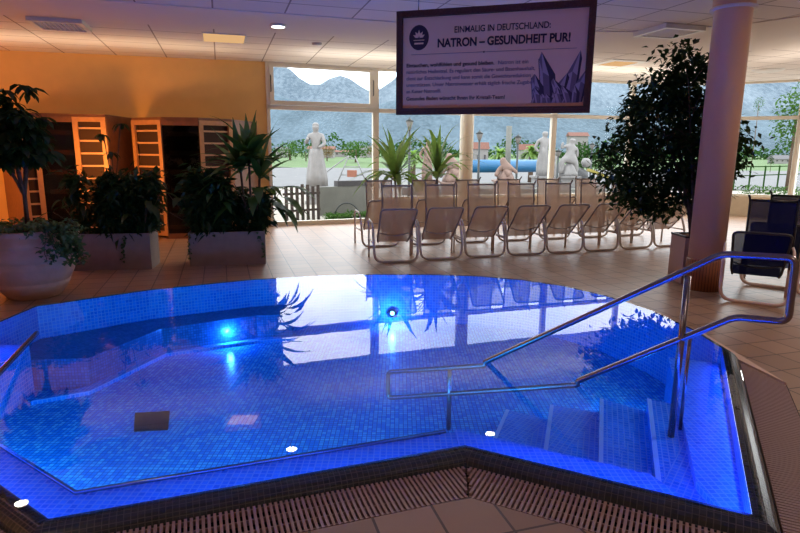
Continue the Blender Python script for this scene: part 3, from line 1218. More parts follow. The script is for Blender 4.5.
for k in range(150):
    th, ph = random.uniform(0, 2 * PI), math.acos(random.uniform(-.75, 1))
    rr = random.uniform(.45, 1)
    c = V((math.cos(th) * math.sin(ph) * .44 * rr - .05, math.sin(th) * math.sin(ph) * .40 * rr, 1.08 + math.cos(ph) * .44 * rr))
    if k < 6:
        c = V((random.uniform(-.2, .2), random.uniform(-.2, .2), random.uniform(1.5, 1.66)))
    n = 7
    for j in range(n):
        a = 2 * PI * j / n + th
        fo.leaf(c, (math.cos(a), math.sin(a), random.uniform(-.5, .5)), (random.gauss(0, .3), random.gauss(0, .3), 1), random.uniform(.12, .22), .07, .8, 3, .55)
fo.make('foliage', lf_dark, tr)
iv = thing('ivy', 'variegated ivy spilling over the right rim of the terracotta pot', 'ivy', POT + V((0, 0, .72)))
fo = MB()
vn = MB()
for k in range(30):
    a = random.uniform(-2.2, .7) if k > 13 else random.uniform(-.75, -.1)
    L = random.uniform(.02, .06) if k > 13 else random.uniform(.2, .5)
    r0 = random.uniform(.2, .36)
    p = V((math.cos(a) * r0, math.sin(a) * r0, .06))
    pts_ = [p, V((math.cos(a) * .44, math.sin(a) * .44, .12))]
    q = pts_[-1]
    for s in range(int(L / .05)):
        q = q + V((math.cos(a) * (.07 if s < 2 else .004) + random.gauss(0, .012), math.sin(a) * (.07 if s < 2 else .004) + random.gauss(0, .012), -.045))
        pts_.append(q)
    vn.tube(pts_, .003, 4)
    for q in pts_:
        for j in range(5):
            fo.small(q + V((random.gauss(0, .03), random.gauss(0, .03), random.gauss(0, .02))), random.uniform(.05, .075), random.uniform(.04, .06), out=(math.cos(a) * .8, math.sin(a) * .8, 0))
for k in range(330):
    a, r = random.uniform(0, 2 * PI), math.sqrt(random.random()) * .42
    fo.small(V((math.cos(a) * r, math.sin(a) * r, random.uniform(.04, .16))), random.uniform(.06, .09), .055)
vn.make('vine', bark, iv)
fo.make('foliage', lf_ivy, iv)

# two stone troughs
ta0, ta1 = gp(72, 271, FZ), gp(152, 269, FZ)
tA, wA_ = trough(ta0, ta1, .5, .52, 'grey stone planter box between the terracotta pot and the other box')
tb0, tb1 = gp(190, 266.5, FZ), gp(266, 264, FZ)
tB, wB_ = trough(tb0, tb1, .5, .50, 'grey stone planter box nearest the window, holding the tall dracaena')
for k, (tt, w_, lab, hh, n) in enumerate([(tA, wA_, 'dense dark shrub filling the left stone planter box', 1.0, 5200), (tB, wB_, 'dense dark shrub filling the stone planter box under the dracaena', .92, 5200)]):
    hv = (lambda x: 1.0) if k == 0 else (lambda x: 1.05 if x < .85 else .8)
    s = bush(tuple(tt.location), tt.rotation_euler.z, w_, .5, .46, hh, n, lab, hvar=hv)
    # trailing ivy on the front face
    tv = MB()
    for x in ([.75] if k == 0 else [.02, .98]):
        p = V((x, .0, .52))
        for j in range(14):
            p = p + V((random.gauss(0, .012), -.0, -.028))
            for q in range(2):
                tv.small(p + V((0, -.012, 0)), .05, .035, out=(0, -1, 0))
    tv.make('trailing_shoot', lf_mid, s)
# peace-lily like leaves
def local(tt, x, y, z):
    return tt.matrix_basis @ V((x, y, z))


for o_, (x, y, z), n, h, L, Wd_, mat, lab in [
        (tA, (.95, .2, .46), 9, .62, .34, .3, lf_dark, 'upright pointed leaved plant at the right end of the left planter box'),
        (tB, (.42, .2, .45), 7, .62, .34, .3, lf_mid, 'upright green leaved plant at the left of the right planter box'),
        (tB, (1.0, .2, .45), 14, .8, .6, .28, lf_mid, 'broad drooping green leaves at the right end of the right planter box'),
        (tB, (.10, .15, .45), 9, .62, .32, .42, lf_dark, 'dark rounded leaves at the left end of the right planter box'),
        (tA, (.12, .2, .45), 9, .6, .34, .2, lf_dark, 'dark narrow leaved plant behind the terracotta pot')]:
    t = thing('leafy_plant', lab, 'plant', local(o_, x, y, z), o_.rotation_euler.z)
    broad_leaves(t, (0, 0, 0), n, h, L, Wd_, mat, .42)
# dracaena
dr = thing('dracaena', 'tall dracaena with long arching leaves beside the window corner', 'plant', local(tB, .90, .28, .45))
cn = MB()
fo = MB()
for (x, y, h) in [(0, 0, 1.12), (.12, .05, .9), (-.12, .04, .95)]:
    cn.tube([(x * .3, y * .3, 0), (x, y, h * .6), (x * 1.2, y, h)], .018, 7)
    spray(fo, (x * 1.2, y, h), 22, .82, .13, (.3, 1.4), .5)
cn.make('cane', bark, dr)
for q in range(7):
    dx, dz = random.uniform(.6, 1), random.uniform(-.2, .9)
    o0 = V((.12 + .05 * q, -.12 + .04 * q, .35 + .09 * (q % 4)))
    fo.leaf(o0, (dx, random.uniform(-.4, .2), dz), (0, 0, 1), .58, .19, 1.0, 6, .45)
fo.make('foliage', lf_mid, dr)
# thin shoot plant
sh = thing('slender_plant', 'thin stemmed plant rising over the left planter box', 'plant', local(tA, .55, .3, .45))
cn = MB()
fo = MB()
for tip in [V((.14, .1, 1.6)), V((-.12, .1, 1.45)), V((0, .05, 1.2))]:
    cn.tube([(0, 0, 0), (tip.x * .2, .05, tip.z * .5), tip], .007, 5)
    for j in range(7):
        a = random.uniform(0, 2 * PI)
        fo.leaf(tip, (math.cos(a), math.sin(a), random.uniform(-.2, .5)), (0, 0, 1), .17, .055, 1.0, 4, .5)
cn.make('stem', bark, sh)
fo.make('foliage', lf_dark, sh)

# palms behind the loungers
def cane_palm(px, Y, hz, lab, n, L, potlab):
    p = at(px, 190, Y)
    pt = thing('plant_pot', potlab, 'pot', (p.x, p.y, FZ))
    MB().lathe([(.17, 0), (.22, .38), (.235, .42), (.2, .42), (.19, .38)], n=24).make('vessel', pinkbox, pt)
    MB().disc((0, 0, .36), .19, .02).make('soil', soil, pt)
    t = thing('potted_palm', lab, 'palm', (p.x, p.y, FZ + .38))
    MB().tube([(0, 0, 0), (.02, 0, hz * .5), (0, 0, hz)], [.03, .024, .02], 8).make('trunk', bark, t)
    fo_ = MB()
    spray(fo_, (0, 0, hz + .06), n, L, .12, (.45, 1.45), .75)
    fo_.make('fronds', lf_palm, t)


cane_palm(395, 11.9, .72, 'green palm behind the first lounger, left of the two', 40, 1.25, 'round pot of the left palm behind the loungers')
cane_palm(437, 12.15, .74, 'green palm behind the second lounger, right of the two', 30, 1.2, 'round pot of the right palm behind the loungers')

# big ficus
fb = gp(688, 287, FZ)
px_, py_ = pc.x - .02, 7.6
fx = at(693, 240, 7.65)
pl = thing('planter_box', 'tall narrow rose coloured planter just left of the pillar', 'planter', (fx.x, 7.65, FZ))
bx = MB()
for c, d in [((0, -.19, .31), (.4, .02, .62)), ((0, .19, .31), (.4, .02, .62)), ((-.19, 0, .31), (.02, .36, .62)), ((.19, 0, .31), (.02, .36, .62)), ((0, 0, .02), (.36, .36, .02))]:
    bx.box(c, d)
bx.make('trough', pinkbox, pl)
rim = MB()
for c, d in [((0, -.195, .625), (.41, .02, .025)), ((0, .195, .625), (.41, .02, .025)), ((-.195, 0, .625), (.02, .37, .025)), ((.195, 0, .625), (.02, .37, .025))]:
    rim.box(c, d)
rim.make('rim', black, pl)
MB().box((0, 0, .58), (.36, .36, .03)).make('soil', soil, pl)
ft = thing('potted_tree', 'big bushy dark green fig tree standing behind the pillar', 'tree', (fx.x, 7.65, FZ + .59))
tk = MB()
cl = []
trunks = []
for k in range(9):
    a = 2 * PI * k / 9 + .3
    r = random.uniform(.35, .75)
    tip = V((math.cos(a) * r - .12, math.sin(a) * r * .6 + .42, random.uniform(1.2, 2.2)))
    mid = V((tip.x * .3, tip.y * .3, .7))
    tk.tube([(math.cos(a) * .03, math.sin(a) * .03, 0), (tip.x * .1, tip.y * .1, .35), mid, lerp(mid, tip, .5), tip], [.022, .02, .016, .011, .005], 6)
    trunks.append((mid, tip))
for k in range(110):
    a0, b0 = random.choice(trunks)
    q = lerp(a0, b0, random.random())
    a = random.uniform(0, 2 * PI)
    e = V((math.cos(a) * .4, math.sin(a) * .4, random.uniform(-.15, .4)))
    tk.tube([q, q + e * .5 + V((0, 0, .05)), q + e], [.006, .004, .002], 4)
tk.make('trunk', bark, ft)
fo = MB()


def in_crown(z):
    """half width of the crown at the height z above the soil"""
    ks = [(.30, .25), (.45, .55), (.7, .78), (1.0, .88), (1.3, .84), (1.6, .72), (1.9, .52), (2.15, .36), (2.4, .2), (2.5, .05)]
    for (z0, r0), (z1, r1) in zip(ks, ks[1:]):
        if z0 <= z <= z1:
            return r0 + (r1 - r0) * (z - z0) / (z1 - z0)
    return 0


ncl = 0
while ncl < 500:
    z = random.uniform(.3, 2.5)
    R = in_crown(z)
    if random.random() > (R / .9) ** 1.2 + .08:
        continue
    a = random.uniform(0, 2 * PI)
    r = R * math.sqrt(random.uniform(.12, 1)) * random.uniform(.85, 1.08)
    c = V((math.cos(a) * r * 1.12 - .14 - .10 * max(0, 1.4 - z), math.sin(a) * r * .68 + .46, z + random.gauss(0, .04)))
    if c.y < -.12:
        continue
    ncl += 1
    s_ = random.uniform(.06, .11)
    for j in range(random.randint(14, 24)):
        q = c + V((random.gauss(0, s_), random.gauss(0, s_), random.gauss(0, s_ * .8)))
        l = random.uniform(.075, .12)
        fo.small(q, l, l * .58, out=(math.cos(a) * .5, math.sin(a) * .5, 0))
fo.make('foliage', lf_dark, ft)

# ------------------------------------------------------------------ infrared cabins on the yellow wall
def slat_panel(root, a, b, z0, z1, wood, lab=None, fw=.085, ns=9, nm='door'):
    """framed panel with a glass field and cross slats behind it, from a to b in plan"""
    a, b = V(a[:2]), V(b[:2])
    d = (b - a).normalized()
    n = V((d.y, -d.x))            # to the viewer
    f = MB()
    f.slab(a, a + d * fw, .045, z0, z1).slab(b - d * fw, b, .045, z0, z1)
    f.slab(a + d * fw, b - d * fw, .043, z0, z0 + fw).slab(a + d * fw, b - d * fw, .043, z1 - fw, z1)
    o = f.make(nm, wood, root)
    if lab:
        o['label'] = lab
    for k in range(ns):
        z = z0 + fw + (k + .5) * (z1 - z0 - 2 * fw) / ns
        MB().slab(a + d * fw - n * .03, b - d * fw - n * .03, .012, z - .017, z + .017).make('slat', slatm, o)
    MB().slab(a + d * fw - n * .055, b - d * fw - n * .055, .006, z0 + fw, z1 - fw).make('backing', inner, o)
    q = a + d * (fw * .5) + n * .035
    MB().tube([(q.x, q.y, 1.0), (q.x + n.x * .03, q.y + n.y * .03, 1.02), (q.x + n.x * .03, q.y + n.y * .03, 1.2), (q.x, q.y, 1.22)], .008, 6).make('handle', steel, o)
    return o


def P2(px, Y, py=150):
    p = at(px, py, Y)
    return V((p.x, p.y))


def front_glass(root, b, c, top):
    MB().slab(b, c, .02, FZ + .1, top - .1).make('glass_front', cabglass, root)
    MB().slab(b, c, .06, top - .10, top).make('top_rail', woodd, root)
    MB().slab(b, c, .06, FZ, FZ + .1).make('bottom_rail', woodd, root)
    d = (c - b).normalized()
    n = V((d.y, -d.x))
    for k in range(5):
        z = .45 + k * .36
        MB().slab(b + d * .05 - n * .25, c - d * .05 - n * .25, .02, z, z + .09).make('backrest_slat', slatm, root)
    MB().slab(b + d * .02 - n * .45, c - d * .02 - n * .45, .4, .35, .42).make('bench_seat', woodl, root)


# right cabin
cabH = at(163, 120, 11.2).z
cb = thing('infrared_cabin', 'wood framed cabin with dark glass front on the yellow wall, right one', 'cabin', (0, 0, 0))
a, b, c, d = P2(134, 11.45), P2(163, 11.1), P2(200, 11.2), P2(233, 11.75)
slat_panel(cb, a, b, FZ + .05, cabH, woodl, None)
slat_panel(cb, c, d, FZ + .05, cabH, woodl, None)
front_glass(cb, b, c, cabH)
bk0, bk1 = V((-5.35, 12.38)), V((-3.15, 12.97))
MB().prism([tuple(q) for q in (a, b, c, d, bk1, bk0)], cabH, cabH + .05).make('roof', woodd, cb)
MB().slab(a, bk0, .03, FZ, cabH).slab(d, bk1, .03, FZ, cabH).slab(bk0, bk1, .03, FZ, cabH).make('cabin_wall', woodd, cb)
# left cabin
cabL = at(92, 117, 10.9).z
ca = thing('infrared_cabin', 'wood framed cabin on the yellow wall behind the potted umbrella tree, left one', 'cabin', (0, 0, 0))
a, b, c, d, e = P2(-25, 10.35), P2(40, 10.6), P2(75, 10.8), P2(108, 10.95), P2(131, 11.6)
slat_panel(ca, a + V((.7, .1)), b, FZ + .05, cabL, woodl)
slat_panel(ca, c, d, FZ + .05, cabL, woodl)
front_glass(ca, b, c, cabL)
bk0, bk1 = V((-7.9, 11.68)), V((-5.45, 12.3))
a = a + V((.7, .1))
MB().prism([tuple(q) for q in (a, b, c, d, bk1, bk0)], cabL, cabL + .05).make('roof', woodd, ca)
MB().slab(a, bk0, .03, FZ, cabL).slab(d, bk1, .03, FZ, cabL).slab(bk0, bk1, .03, FZ, cabL).make('cabin_wall', woodd, ca)

# ------------------------------------------------------------------ outside
GZ = -.25
o = MB().add([(-500, 13.5, GZ - .05), (700, 13.5, GZ - .05), (700, 900, GZ - .05), (-500, 900, GZ - .05)], [(0, 1, 2, 3)]).make('ground', lawnm)
struct(o)
patio = [(-12, 12.6), (-2.8, 13.4), (1.6, 15.1), (6.2, 16.6), (8.6, 16.8), (10.6, 15.5), (14, 12), (22, 16), (20, 30), (-14, 30)]
struct(MB().prism([V(p) for p in patio], GZ - .2, GZ).make('patio', gravel), 'gravel terrace right outside the windows')
struct(MB().box((0, 48, GZ - .03), (110, 34, .05)).make('paved_yard', road), 'pale paved yard beyond the terrace')


def figure(name, lab, cat, mat, joints, edges, loc, rz=0, scale=1, extra=None, group=None):
    me = bpy.data.meshes.new('figure')
    me.from_pydata([j[0] for j in joints], edges, [])
    me.materials.append(mat)
    t = thing(name, lab, cat, loc, rz, group)
    o = bpy.data.objects.new('figure', me)
    C.objects.link(o)
    o.parent = t
    o.scale = (scale,) * 3
    md = o.modifiers.new('skin', 'SKIN')
    sk = me.skin_vertices[0].data
    for k, j in enumerate(joints):
        r = j[1]
        sk[k].radius = (r, r) if not isinstance(r, tuple) else r
    sk[0].use_root = True
    md.use_smooth_shade = True
    s2 = o.modifiers.new('sub', 'SUBSURF')
    s2.levels = s2.render_levels = 2
    return t, o


def pedestal(t, w, h, mat=stat):
    mb_ = MB().box((0, 0, .06), (w * 1.25, w * 1.25, .12)).box((0, 0, h / 2 + .06), (w, w, h - .1)).box((0, 0, h - .04), (w * 1.2, w * 1.2, .08))
    mb_.make('pedestal', mat, t)


# robed statue
sp = at(317, 190, 21)
hp = 21
zt, zb = at(317, 121, 21).z, at(317, 186, 21).z
H_ = zt - zb
J = [((0, 0, .92), .13), ((0, 0, 1.15), .12), ((.0, 0, 1.38), .15), ((0, 0, 1.5), .06), ((.0, -.02, 1.6), .10), ((.0, -.02, 1.72), .12),
     ((.18, 0, 1.42), .07), ((.26, -.08, 1.18), .055), ((.1, -.2, 1.08), .045), ((-.18, 0, 1.42), .07), ((-.28, -.05, 1.2), .055), ((-.2, -.2, 1.35), .045)]
E_ = [(0, 1), (1, 2), (2, 3), (3, 4), (4, 5), (2, 6), (6, 7), (7, 8), (2, 9), (9, 10), (10, 11)]
t, o = figure('statue', 'white robed stone statue outside, seen through the first window', 'statue', stat, J, E_, (sp.x, sp.y, GZ), 0, H_ / 1.82)
base = zb - GZ
o.location = (0, 0, base)
MB().lathe([(.30, 0), (.29, .3), (.24, .6), (.19, .9), (.17, 1.05)], n=40, fold=.07, nf=9).make('robe', stat, t).location = (0, 0, base)
t.children[-1].scale = (H_ / 1.82,) * 3
MB().lathe([(.10, 0), (.12, .03), (.1, .08), (.05, .12)], (0, 0, 1.68 * H_ / 1.82 + base), n=16, fold=.05, nf=6).make('hair', stat, t)
pedestal(t, .6, base)

# picket fence, low wall and hoop
fa, fb_ = at(284, 215, 15.3), at(321, 213, 16.0)
t = thing('picket_fence', 'dark weathered picket fence outside below the statue', 'fence', (fa.x, fa.y, GZ), math.atan2(fb_.y - fa.y, fb_.x - fa.x))
L_ = (V(fb_[:2]) - V(fa[:2])).length
npk = 7
for k in range(npk):
    x = (k + .5) * L_ / npk
    h = .95 + random.uniform(-.05, .07)
    MB().box((x, 0, h / 2), (.085, .025, h)).make('picket', fencew, t)
for z in (.3, .75):
    MB().box((L_ / 2, .03, z), (L_, .03, .06)).make('fence_rail', fencew, t)
wa, wb = at(320, 205, 17.0), at(378, 205, 18.2)
t = thing('garden_wall', 'low grey concrete garden wall with dark coping right of the picket fence', 'wall', (wa.x, wa.y, GZ), math.atan2(wb.y - wa.y, wb.x - wa.x))
L_ = (V(wb[:2]) - V(wa[:2])).length
MB().box((L_ / 2, .1, .42), (L_, .2, .84)).make('wall_body', conc, t)
MB().box((L_ / 2 + .3, .1, .92), (L_ - .6, .22, .16)).make('coping', concd, t)
hp_ = at(347, 200, 16.6)
t = tag(MB().tube([(math.cos(a) * .36, 0, math.sin(a) * .42) for a in [PI * k / 16 for k in range(17)]], .02, 6).make('plant_hoop', postm, loc=(hp_.x, hp_.y, GZ)), 'thin metal hoop arching in front of the low garden wall', 'hoop')
gm = MB()
for k in range(700):
    x = random.uniform(0, 1)
    p = lerp(at(325, 209, 16.2), at(376, 209, 17.2), x)
    gm.small((p.x, p.y + random.uniform(-.3, .3), GZ + random.uniform(0, .14)), random.uniform(.08, .18), .05)
tag(gm.make('grass_patch', treem), 'green grass and weeds at the foot of the garden wall', 'grass', kind='stuff')

# play frame / pool ladders
def ladder(px, py0, py1, Y, lab, mat=railw):
    p0, p1 = at(px, py0, Y), at(px, py1, Y)
    h = p0.z - p1.z
    t = thing('climbing_frame', lab, 'frame', (p1.x, p1.y, p1.z))
    for s in (-1, 1):
        MB().tube([(s * h * .55, 0, 0), (s * h * .12, 0, h)], .03, 6).make('leg', mat, t)
    for z in (.3, .6, .9):
        MB().tube([(-h * (.55 - .43 * z), 0, h * z), (h * (.55 - .43 * z), 0, h * z)], .025, 6).make('rung', mat, t)
    MB().box((0, .1, h * .35), (h * .35, .3, h * .25)).make('seat', orangem, t)
    MB().tube([(h * -.12, 0, h), (-h * 1.4, .2, h * .1)], .03, 6).make('slide', mat, t)


ladder(352, 156, 183, 26, 'white climbing frame with orange seat outside right of the statue')


# trees outside: crown and trunk
def blob_tree(px, pytop, pybot, pw, Y, mat, lab, name='tree', n=900, shape='round', cat='tree', group=None, ls=None):
    b = at(px, pybot, Y)
    tz = at(px, pytop, Y).z
    w = pw / F * Y / 2
    h = tz - max(GZ, b.z) if False else tz - b.z
    g = GZ
    t = thing(name, lab, cat, (b.x, b.y, g), 0, group)
    z0 = b.z - g
    MB().tube([(0, 0, 0), (0, 0, z0 + h * .5)], [w * .09, w * .05], 6).make('trunk', bark, t)
    fo_ = MB()
    s = ls or max(w, h / 2) * .13
    k = 0
    while k < n:
        u = V((random.uniform(-1, 1), random.uniform(-1, 1), random.uniform(-1, 1)))
        if shape == 'round' and u.length > 1:
            continue
        if shape == 'cone' and math.hypot(u.x, u.y) > (1 - (u.z + 1) / 2) ** .7:
            continue
        q = V((u.x * w, u.y * w, z0 + h / 2 + u.z * h / 2))
        q += V((random.gauss(0, s * .4), random.gauss(0, s * .4), random.gauss(0, s * .4)))
        fo_.small(q, s * random.uniform(.8, 1.6), s * .8)
        k += 1
    fo_.make('crown', mat, t)
    return t


for a in [(290, 140, 158, 26, 110, treem, 'small dark green tree beyond the lawn at the left edge of the first window'),
          (306, 144, 160, 14, 100, treem, 'green tree just left of the statue beyond the lawn'),
          (327, 146, 158, 16, 105, autm, 'yellowing autumn tree right behind the statue'),
          (356, 141, 158, 32, 95, treem, 'round green tree right of the statue beyond the lawn'),
          (374, 144, 158, 12, 90, autm, 'orange brown tree at the right edge of the first window')]:
    blob_tree(*a, n=500)
# the row of clipped conifers
for k, (px, pt, w) in enumerate([(571, 142, 11), (579, 138, 11), (587, 140, 11), (595, 137, 12), (603, 141, 11), (611, 139, 12)]):
    blob_tree(px, pt, 167, w, 42, hedgem, 'pointed dark conifer outside, %s from the left in the row right of the statue group' % whichn[k], name='conifer', shape='cone', n=420, group='conifers outside')
blob_tree(771, 152, 164, 6, 60, hedgem, 'small pointed conifer on the lawn near the white house', name='conifer', shape='cone', n=250)
blob_tree(792, 84, 150, 42, 30, treem, 'feathery light green tree outside at the right edge', n=900, ls=.16)
blob_tree(758, 96, 112, 10, 90, treem, 'distant green tree top between pillar and right edge', n=200)
blob_tree(722, 120, 168, 34, 60, treem, 'green tree outside directly behind the pillar', n=500)


def out_palm(px, pytop, pybot, Y, lab):
    b, tp = at(px, pybot, Y), at(px, pytop, Y)
    h = tp.z - GZ
    t = thing('palm_tree', lab, 'palm', (b.x, b.y, GZ), 0, 'palms outside')
    MB().tube([(0, 0, 0), (0, 0, h * .62)], [.17, .13], 8).make('trunk', bark, t)
    f_ = MB()
    for k in range(60):
        a, e = random.uniform(0, 2 * PI), random.uniform(-.2, 1.3)
        l = h * .38 * random.uniform(.7, 1.1)
        f_.leaf((0, 0, h * .62), (math.cos(a) * math.cos(e), math.sin(a) * math.cos(e), math.sin(e)), (0, 0, 1), l, .22, .9, 4, .4)
    f_.make('fronds', lf_palm, t)


out_palm(500, 138, 165, 36, 'palm tree outside left of the grey pole, above the blue cover')
out_palm(531, 135, 165, 37, 'palm tree outside right of the lamp post with yellowish fronds')
out_palm(413, 140, 165, 34, 'palm tree outside behind the potted palms')


def street_lamp(px, pytop, pybot, Y, lab):
    b, tp = at(px, pybot, Y), at(px, pytop, Y)
    h = tp.z - GZ
    t = thing('street_lamp', lab, 'street lamp', (b.x, b.y, GZ), 0, 'lamp posts outside')
    MB().tube([(0, 0, 0), (0, 0, .5), (0, 0, h * .86)], [.07, .05, .04], 8).make('pole', postm, t)
    MB().lathe([(.05, 0), (.13, h * .09), (.14, h * .1)], (0, 0, h * .86), n=8).make('lantern', housew, t)
    MB().lathe([(.17, 0), (.03, .1), (.01, .16)], (0, 0, h * .96), n=8).make('lantern_cap', postm, t)


street_lamp(409, 118, 190, 22, 'dark lamp post outside between the two potted palms')
street_lamp(478, 131, 185, 24, 'dark lamp post outside just right of the cream pillar')
street_lamp(516, 135, 185, 25, 'dark lamp post outside left of the tall white statue')
street_lamp(557, 150, 178, 26, 'dark lamp post outside in front of the white statue group')
street_lamp(590, 143, 178, 30, 'thin dark lamp post outside in front of the conifers')
p = at(507, 180, 30)
h = at(507, 126, 30).z - GZ
tag(MB().tube([(0, 0, 0), (0, 0, h)], .14, 12).make('concrete_pole', conc, loc=(p.x, p.y, GZ)), 'thick grey concrete pole outside between two palms', 'pole')

# blue pool cover on its roller
p0, p1 = at(465, 167, 31), at(541, 166, 33)
t = thing('cover_roller', 'bright blue rolled pool cover lying outside behind the lamp posts', 'pool cover', (p0.x, p0.y, GZ), math.atan2(p1.y - p0.y, p1.x - p0.x))
L_ = (V(p1[:2]) - V(p0[:2])).length
rz_ = at(500, 166, 32).z - GZ
MB().tube([(0, 0, rz_), (L_, 0, rz_)], .34, 20).make('rolled_cover', bluec, t)
for x in (.1, L_ - .1):
    MB().tube([(x, -.4, 0), (x, 0, rz_), (x, .4, 0)], .05, 6).make('stand', conc, t)
p0 = at(500, 180, 27)
# basin surround
o = MB().box((p0.x, 28, GZ + .14), (9, 5, .3)).make('outdoor_basin', conc)
tag(o, 'low concrete basin rim outside in front of the blue cover', 'basin')


def simple_figure(px, pytop, pybot, Y, mat, lab, kind):
    b, tp = at(px, pybot, Y), at(px, pytop, Y)
    H2 = tp.z - b.z
    base = b.z - GZ
    if kind == 'stand':
        J = [((0, 0, .92), .16), ((0, 0, 1.2), .15), ((.02, 0, 1.42), .17), ((.03, 0, 1.52), .07), ((.04, 0, 1.62), .13), ((.05, 0, 1.76), .13), ((.24, 0, 1.4), .07), ((.34, 0, 1.62), .06), ((.28, 0, 1.86), .05),
             ((-.22, 0, 1.38), .07), ((-.34, 0, 1.12), .06), ((-.2, -.1, .95), .05), ((.14, 0, .5), .13), ((.16, 0, .06), .1), ((-.14, 0, .5), .13), ((-.16, 0, .06), .1)]
        E2 = [(0, 1), (1, 2), (2, 3), (3, 4), (4, 5), (2, 6), (6, 7), (7, 8), (2, 9), (9, 10), (10, 11), (0, 12), (12, 13), (0, 14), (14, 15)]
        hh = 1.88
    elif kind == 'kneel':
        J = [((0, 0, .7), .18), ((.05, 0, .95), .15), ((.08, 0, 1.15), .17), ((.08, 0, 1.27), .07), ((.1, 0, 1.38), .13), ((.11, 0, 1.5), .13), ((-.16, 0, 1.2), .07), ((-.34, 0, 1.1), .06), ((-.28, 0, 1.35), .05),
             ((.3, 0, 1.05), .07), ((.32, 0, .75), .06), ((-.3, -.1, .62), .13), ((-.36, -.1, .08), .12), ((.28, 0, .55), .14), ((.3, .05, .08), .12)]
        E2 = [(0, 1), (1, 2), (2, 3), (3, 4), (4, 5), (2, 6), (6, 7), (7, 8), (2, 9), (9, 10), (0, 11), (11, 12), (0, 13), (13, 14)]
        hh = 1.55
    else:
        J = [((0, 0, .3), .2), ((.02, 0, .6), .2), ((-.1, 0, .8), .14), ((-.18, 0, 1.0), .15), ((.3, 0, .5), .1), ((.55, 0, .3), .08), ((-.3, 0, .45), .1), ((-.45, -.1, .15), .1), ((.2, -.2, .2), .14)]
        E2 = [(0, 1), (1, 2), (2, 3), (1, 4), (4, 5), (1, 6), (6, 7), (0, 8)]
        hh = 1.1
    t, o = figure('statue', lab, 'statue', mat, J, E2, (b.x, b.y, GZ), 0, H2 / hh)
    o.location = (0, 0, base)
    if kind == 'stand':
        k_ = H2 / hh
        rb = MB().lathe([(.24 * k_, 0), (.2 * k_, .3 * k_), (.19 * k_, .7 * k_), (.17 * k_, .95 * k_), (.14 * k_, 1.15 * k_)], (0, 0, base), n=32, fold=.1, nf=7)
        rb.make('robe', mat, t)
    else:
        k_ = H2 / hh
        MB().lathe([(.36 * k_, 0), (.34 * k_, .12 * k_), (.2 * k_, .4 * k_), (.12 * k_, .5 * k_)], (.05 * k_, .05, base), n=28, fold=.16, nf=5).make('rock_base', mat, t)
    pedestal(t, .8, base, mat)
    return t


simple_figure(542, 128, 176, 27, stat, 'tall white standing statue outside left of the window mullion', 'stand')
simple_figure(568, 137, 176, 27, stat, 'white seated statue group outside right of the mullion', 'kneel')
simple_figure(553, 150, 178, 30.5, stat, 'smaller white statue just left of the seated group', 'stand')
simple_figure(505, 155, 180, 24, statp, 'rose tinted crouching statue outside above the third lounger', 'low')
simple_figure(427, 138, 180, 23, statp, 'rose tinted standing statue outside between the potted palms', 'stand')
simple_figure(452, 150, 182, 23.5, statp, 'rose tinted crouching statue outside left of the cream pillar', 'low')
# boulders
for k, (px, py, w, lab) in enumerate([(580, 170, 17, 'long flat grey boulder outside right of the statues'), (586, 165, 8, 'small pale boulder on top of the flat grey one')]):
    p = at(px, py, 28)
    w = w / F * 28
    ms = MB()
    n1, n2_ = 8, 14
    vs = [(0, 0, 1)]
    fs_ = []
    for i in range(1, n1):
        for j in range(n2_):
            ph, th = PI * i / n1, 2 * PI * j / n2_
            q = 1 + random.uniform(-.12, .12)
            vs.append((math.sin(ph) * math.cos(th) * q, math.sin(ph) * math.sin(th) * q, math.cos(ph) * q))
    vs.append((0, 0, -1))
    for j in range(n2_):
        fs_.append((0, 1 + j, 1 + (j + 1) % n2_))
        fs_.append((len(vs) - 1, 1 + (n1 - 2) * n2_ + (j + 1) % n2_, 1 + (n1 - 2) * n2_ + j))
    for i in range(n1 - 2):
        for j in range(n2_):
            fs_.append((1 + i * n2_ + j, 1 + (i + 1) * n2_ + j, 1 + (i + 1) * n2_ + (j + 1) % n2_, 1 + i * n2_ + (j + 1) % n2_))
    hz = (p.z - GZ) if k == 0 else .3
    if k == 0:
        zc, sz = hz / 2, hz / 2 + .1
    else:
        zc, sz = p.z - GZ + .1, .22
    ms.add([(x * w / 2 * 1.2, y * w * .45, z * sz) for x, y, z in vs], fs_, True)
    o = ms.make('boulder', rockg if k == 0 else stat, loc=(p.x, p.y, GZ + zc))
    tag(o, lab, 'boulder')
p = at(600, 172, 26)
t = thing('pool_slide', 'small yellow slide outside left of the fig tree crown', 'slide', (p.x, p.y, GZ))
MB().box((0, 0, (p.z - GZ) * .9), (1.1, .5, .12), ry=.35).make('chute', yellowp, t)
for s in (-1, 1):
    MB().tube([(s * .3, 0, 0), (s * .3, 0, (p.z - GZ) * .9)], .04, 6).make('leg', railw, t)


# houses beyond the lawn
def house(px0, px1, pyroof, pyeave, pybot, Y, lab, roof=roofr, wall=housew, nw=3):
    a, b = at(px0, pybot, Y), at(px1, pybot, Y)
    w = b.x - a.x
    ze, zr = at(px0, pyeave, Y).z, at(px0, pyroof, Y).z
    t = thing('house', lab, 'house', (a.x, Y, GZ))
    h = ze - GZ
    D_ = w * .7
    MB().box((w / 2, D_ / 2, h / 2), (w, D_, h)).make('house_wall', wall, t)
    rr = zr - GZ
    e = w * .06
    MB().add([(-e, -e, h), (w + e, -e, h), (w + e, D_ + e, h), (-e, D_ + e, h), (-e, D_ / 2, rr), (w + e, D_ / 2, rr)],
             [(0, 1, 5, 4), (2, 3, 4, 5), (0, 4, 3), (1, 2, 5), (3, 2, 1, 0)]).make('roof', roof, t)
    for k in range(nw):
        x = w * (k + .5) / nw
        MB().box((x, -.03, h * .62), (w * .09, .1, h * .22)).make('house_window', darkglass, t)


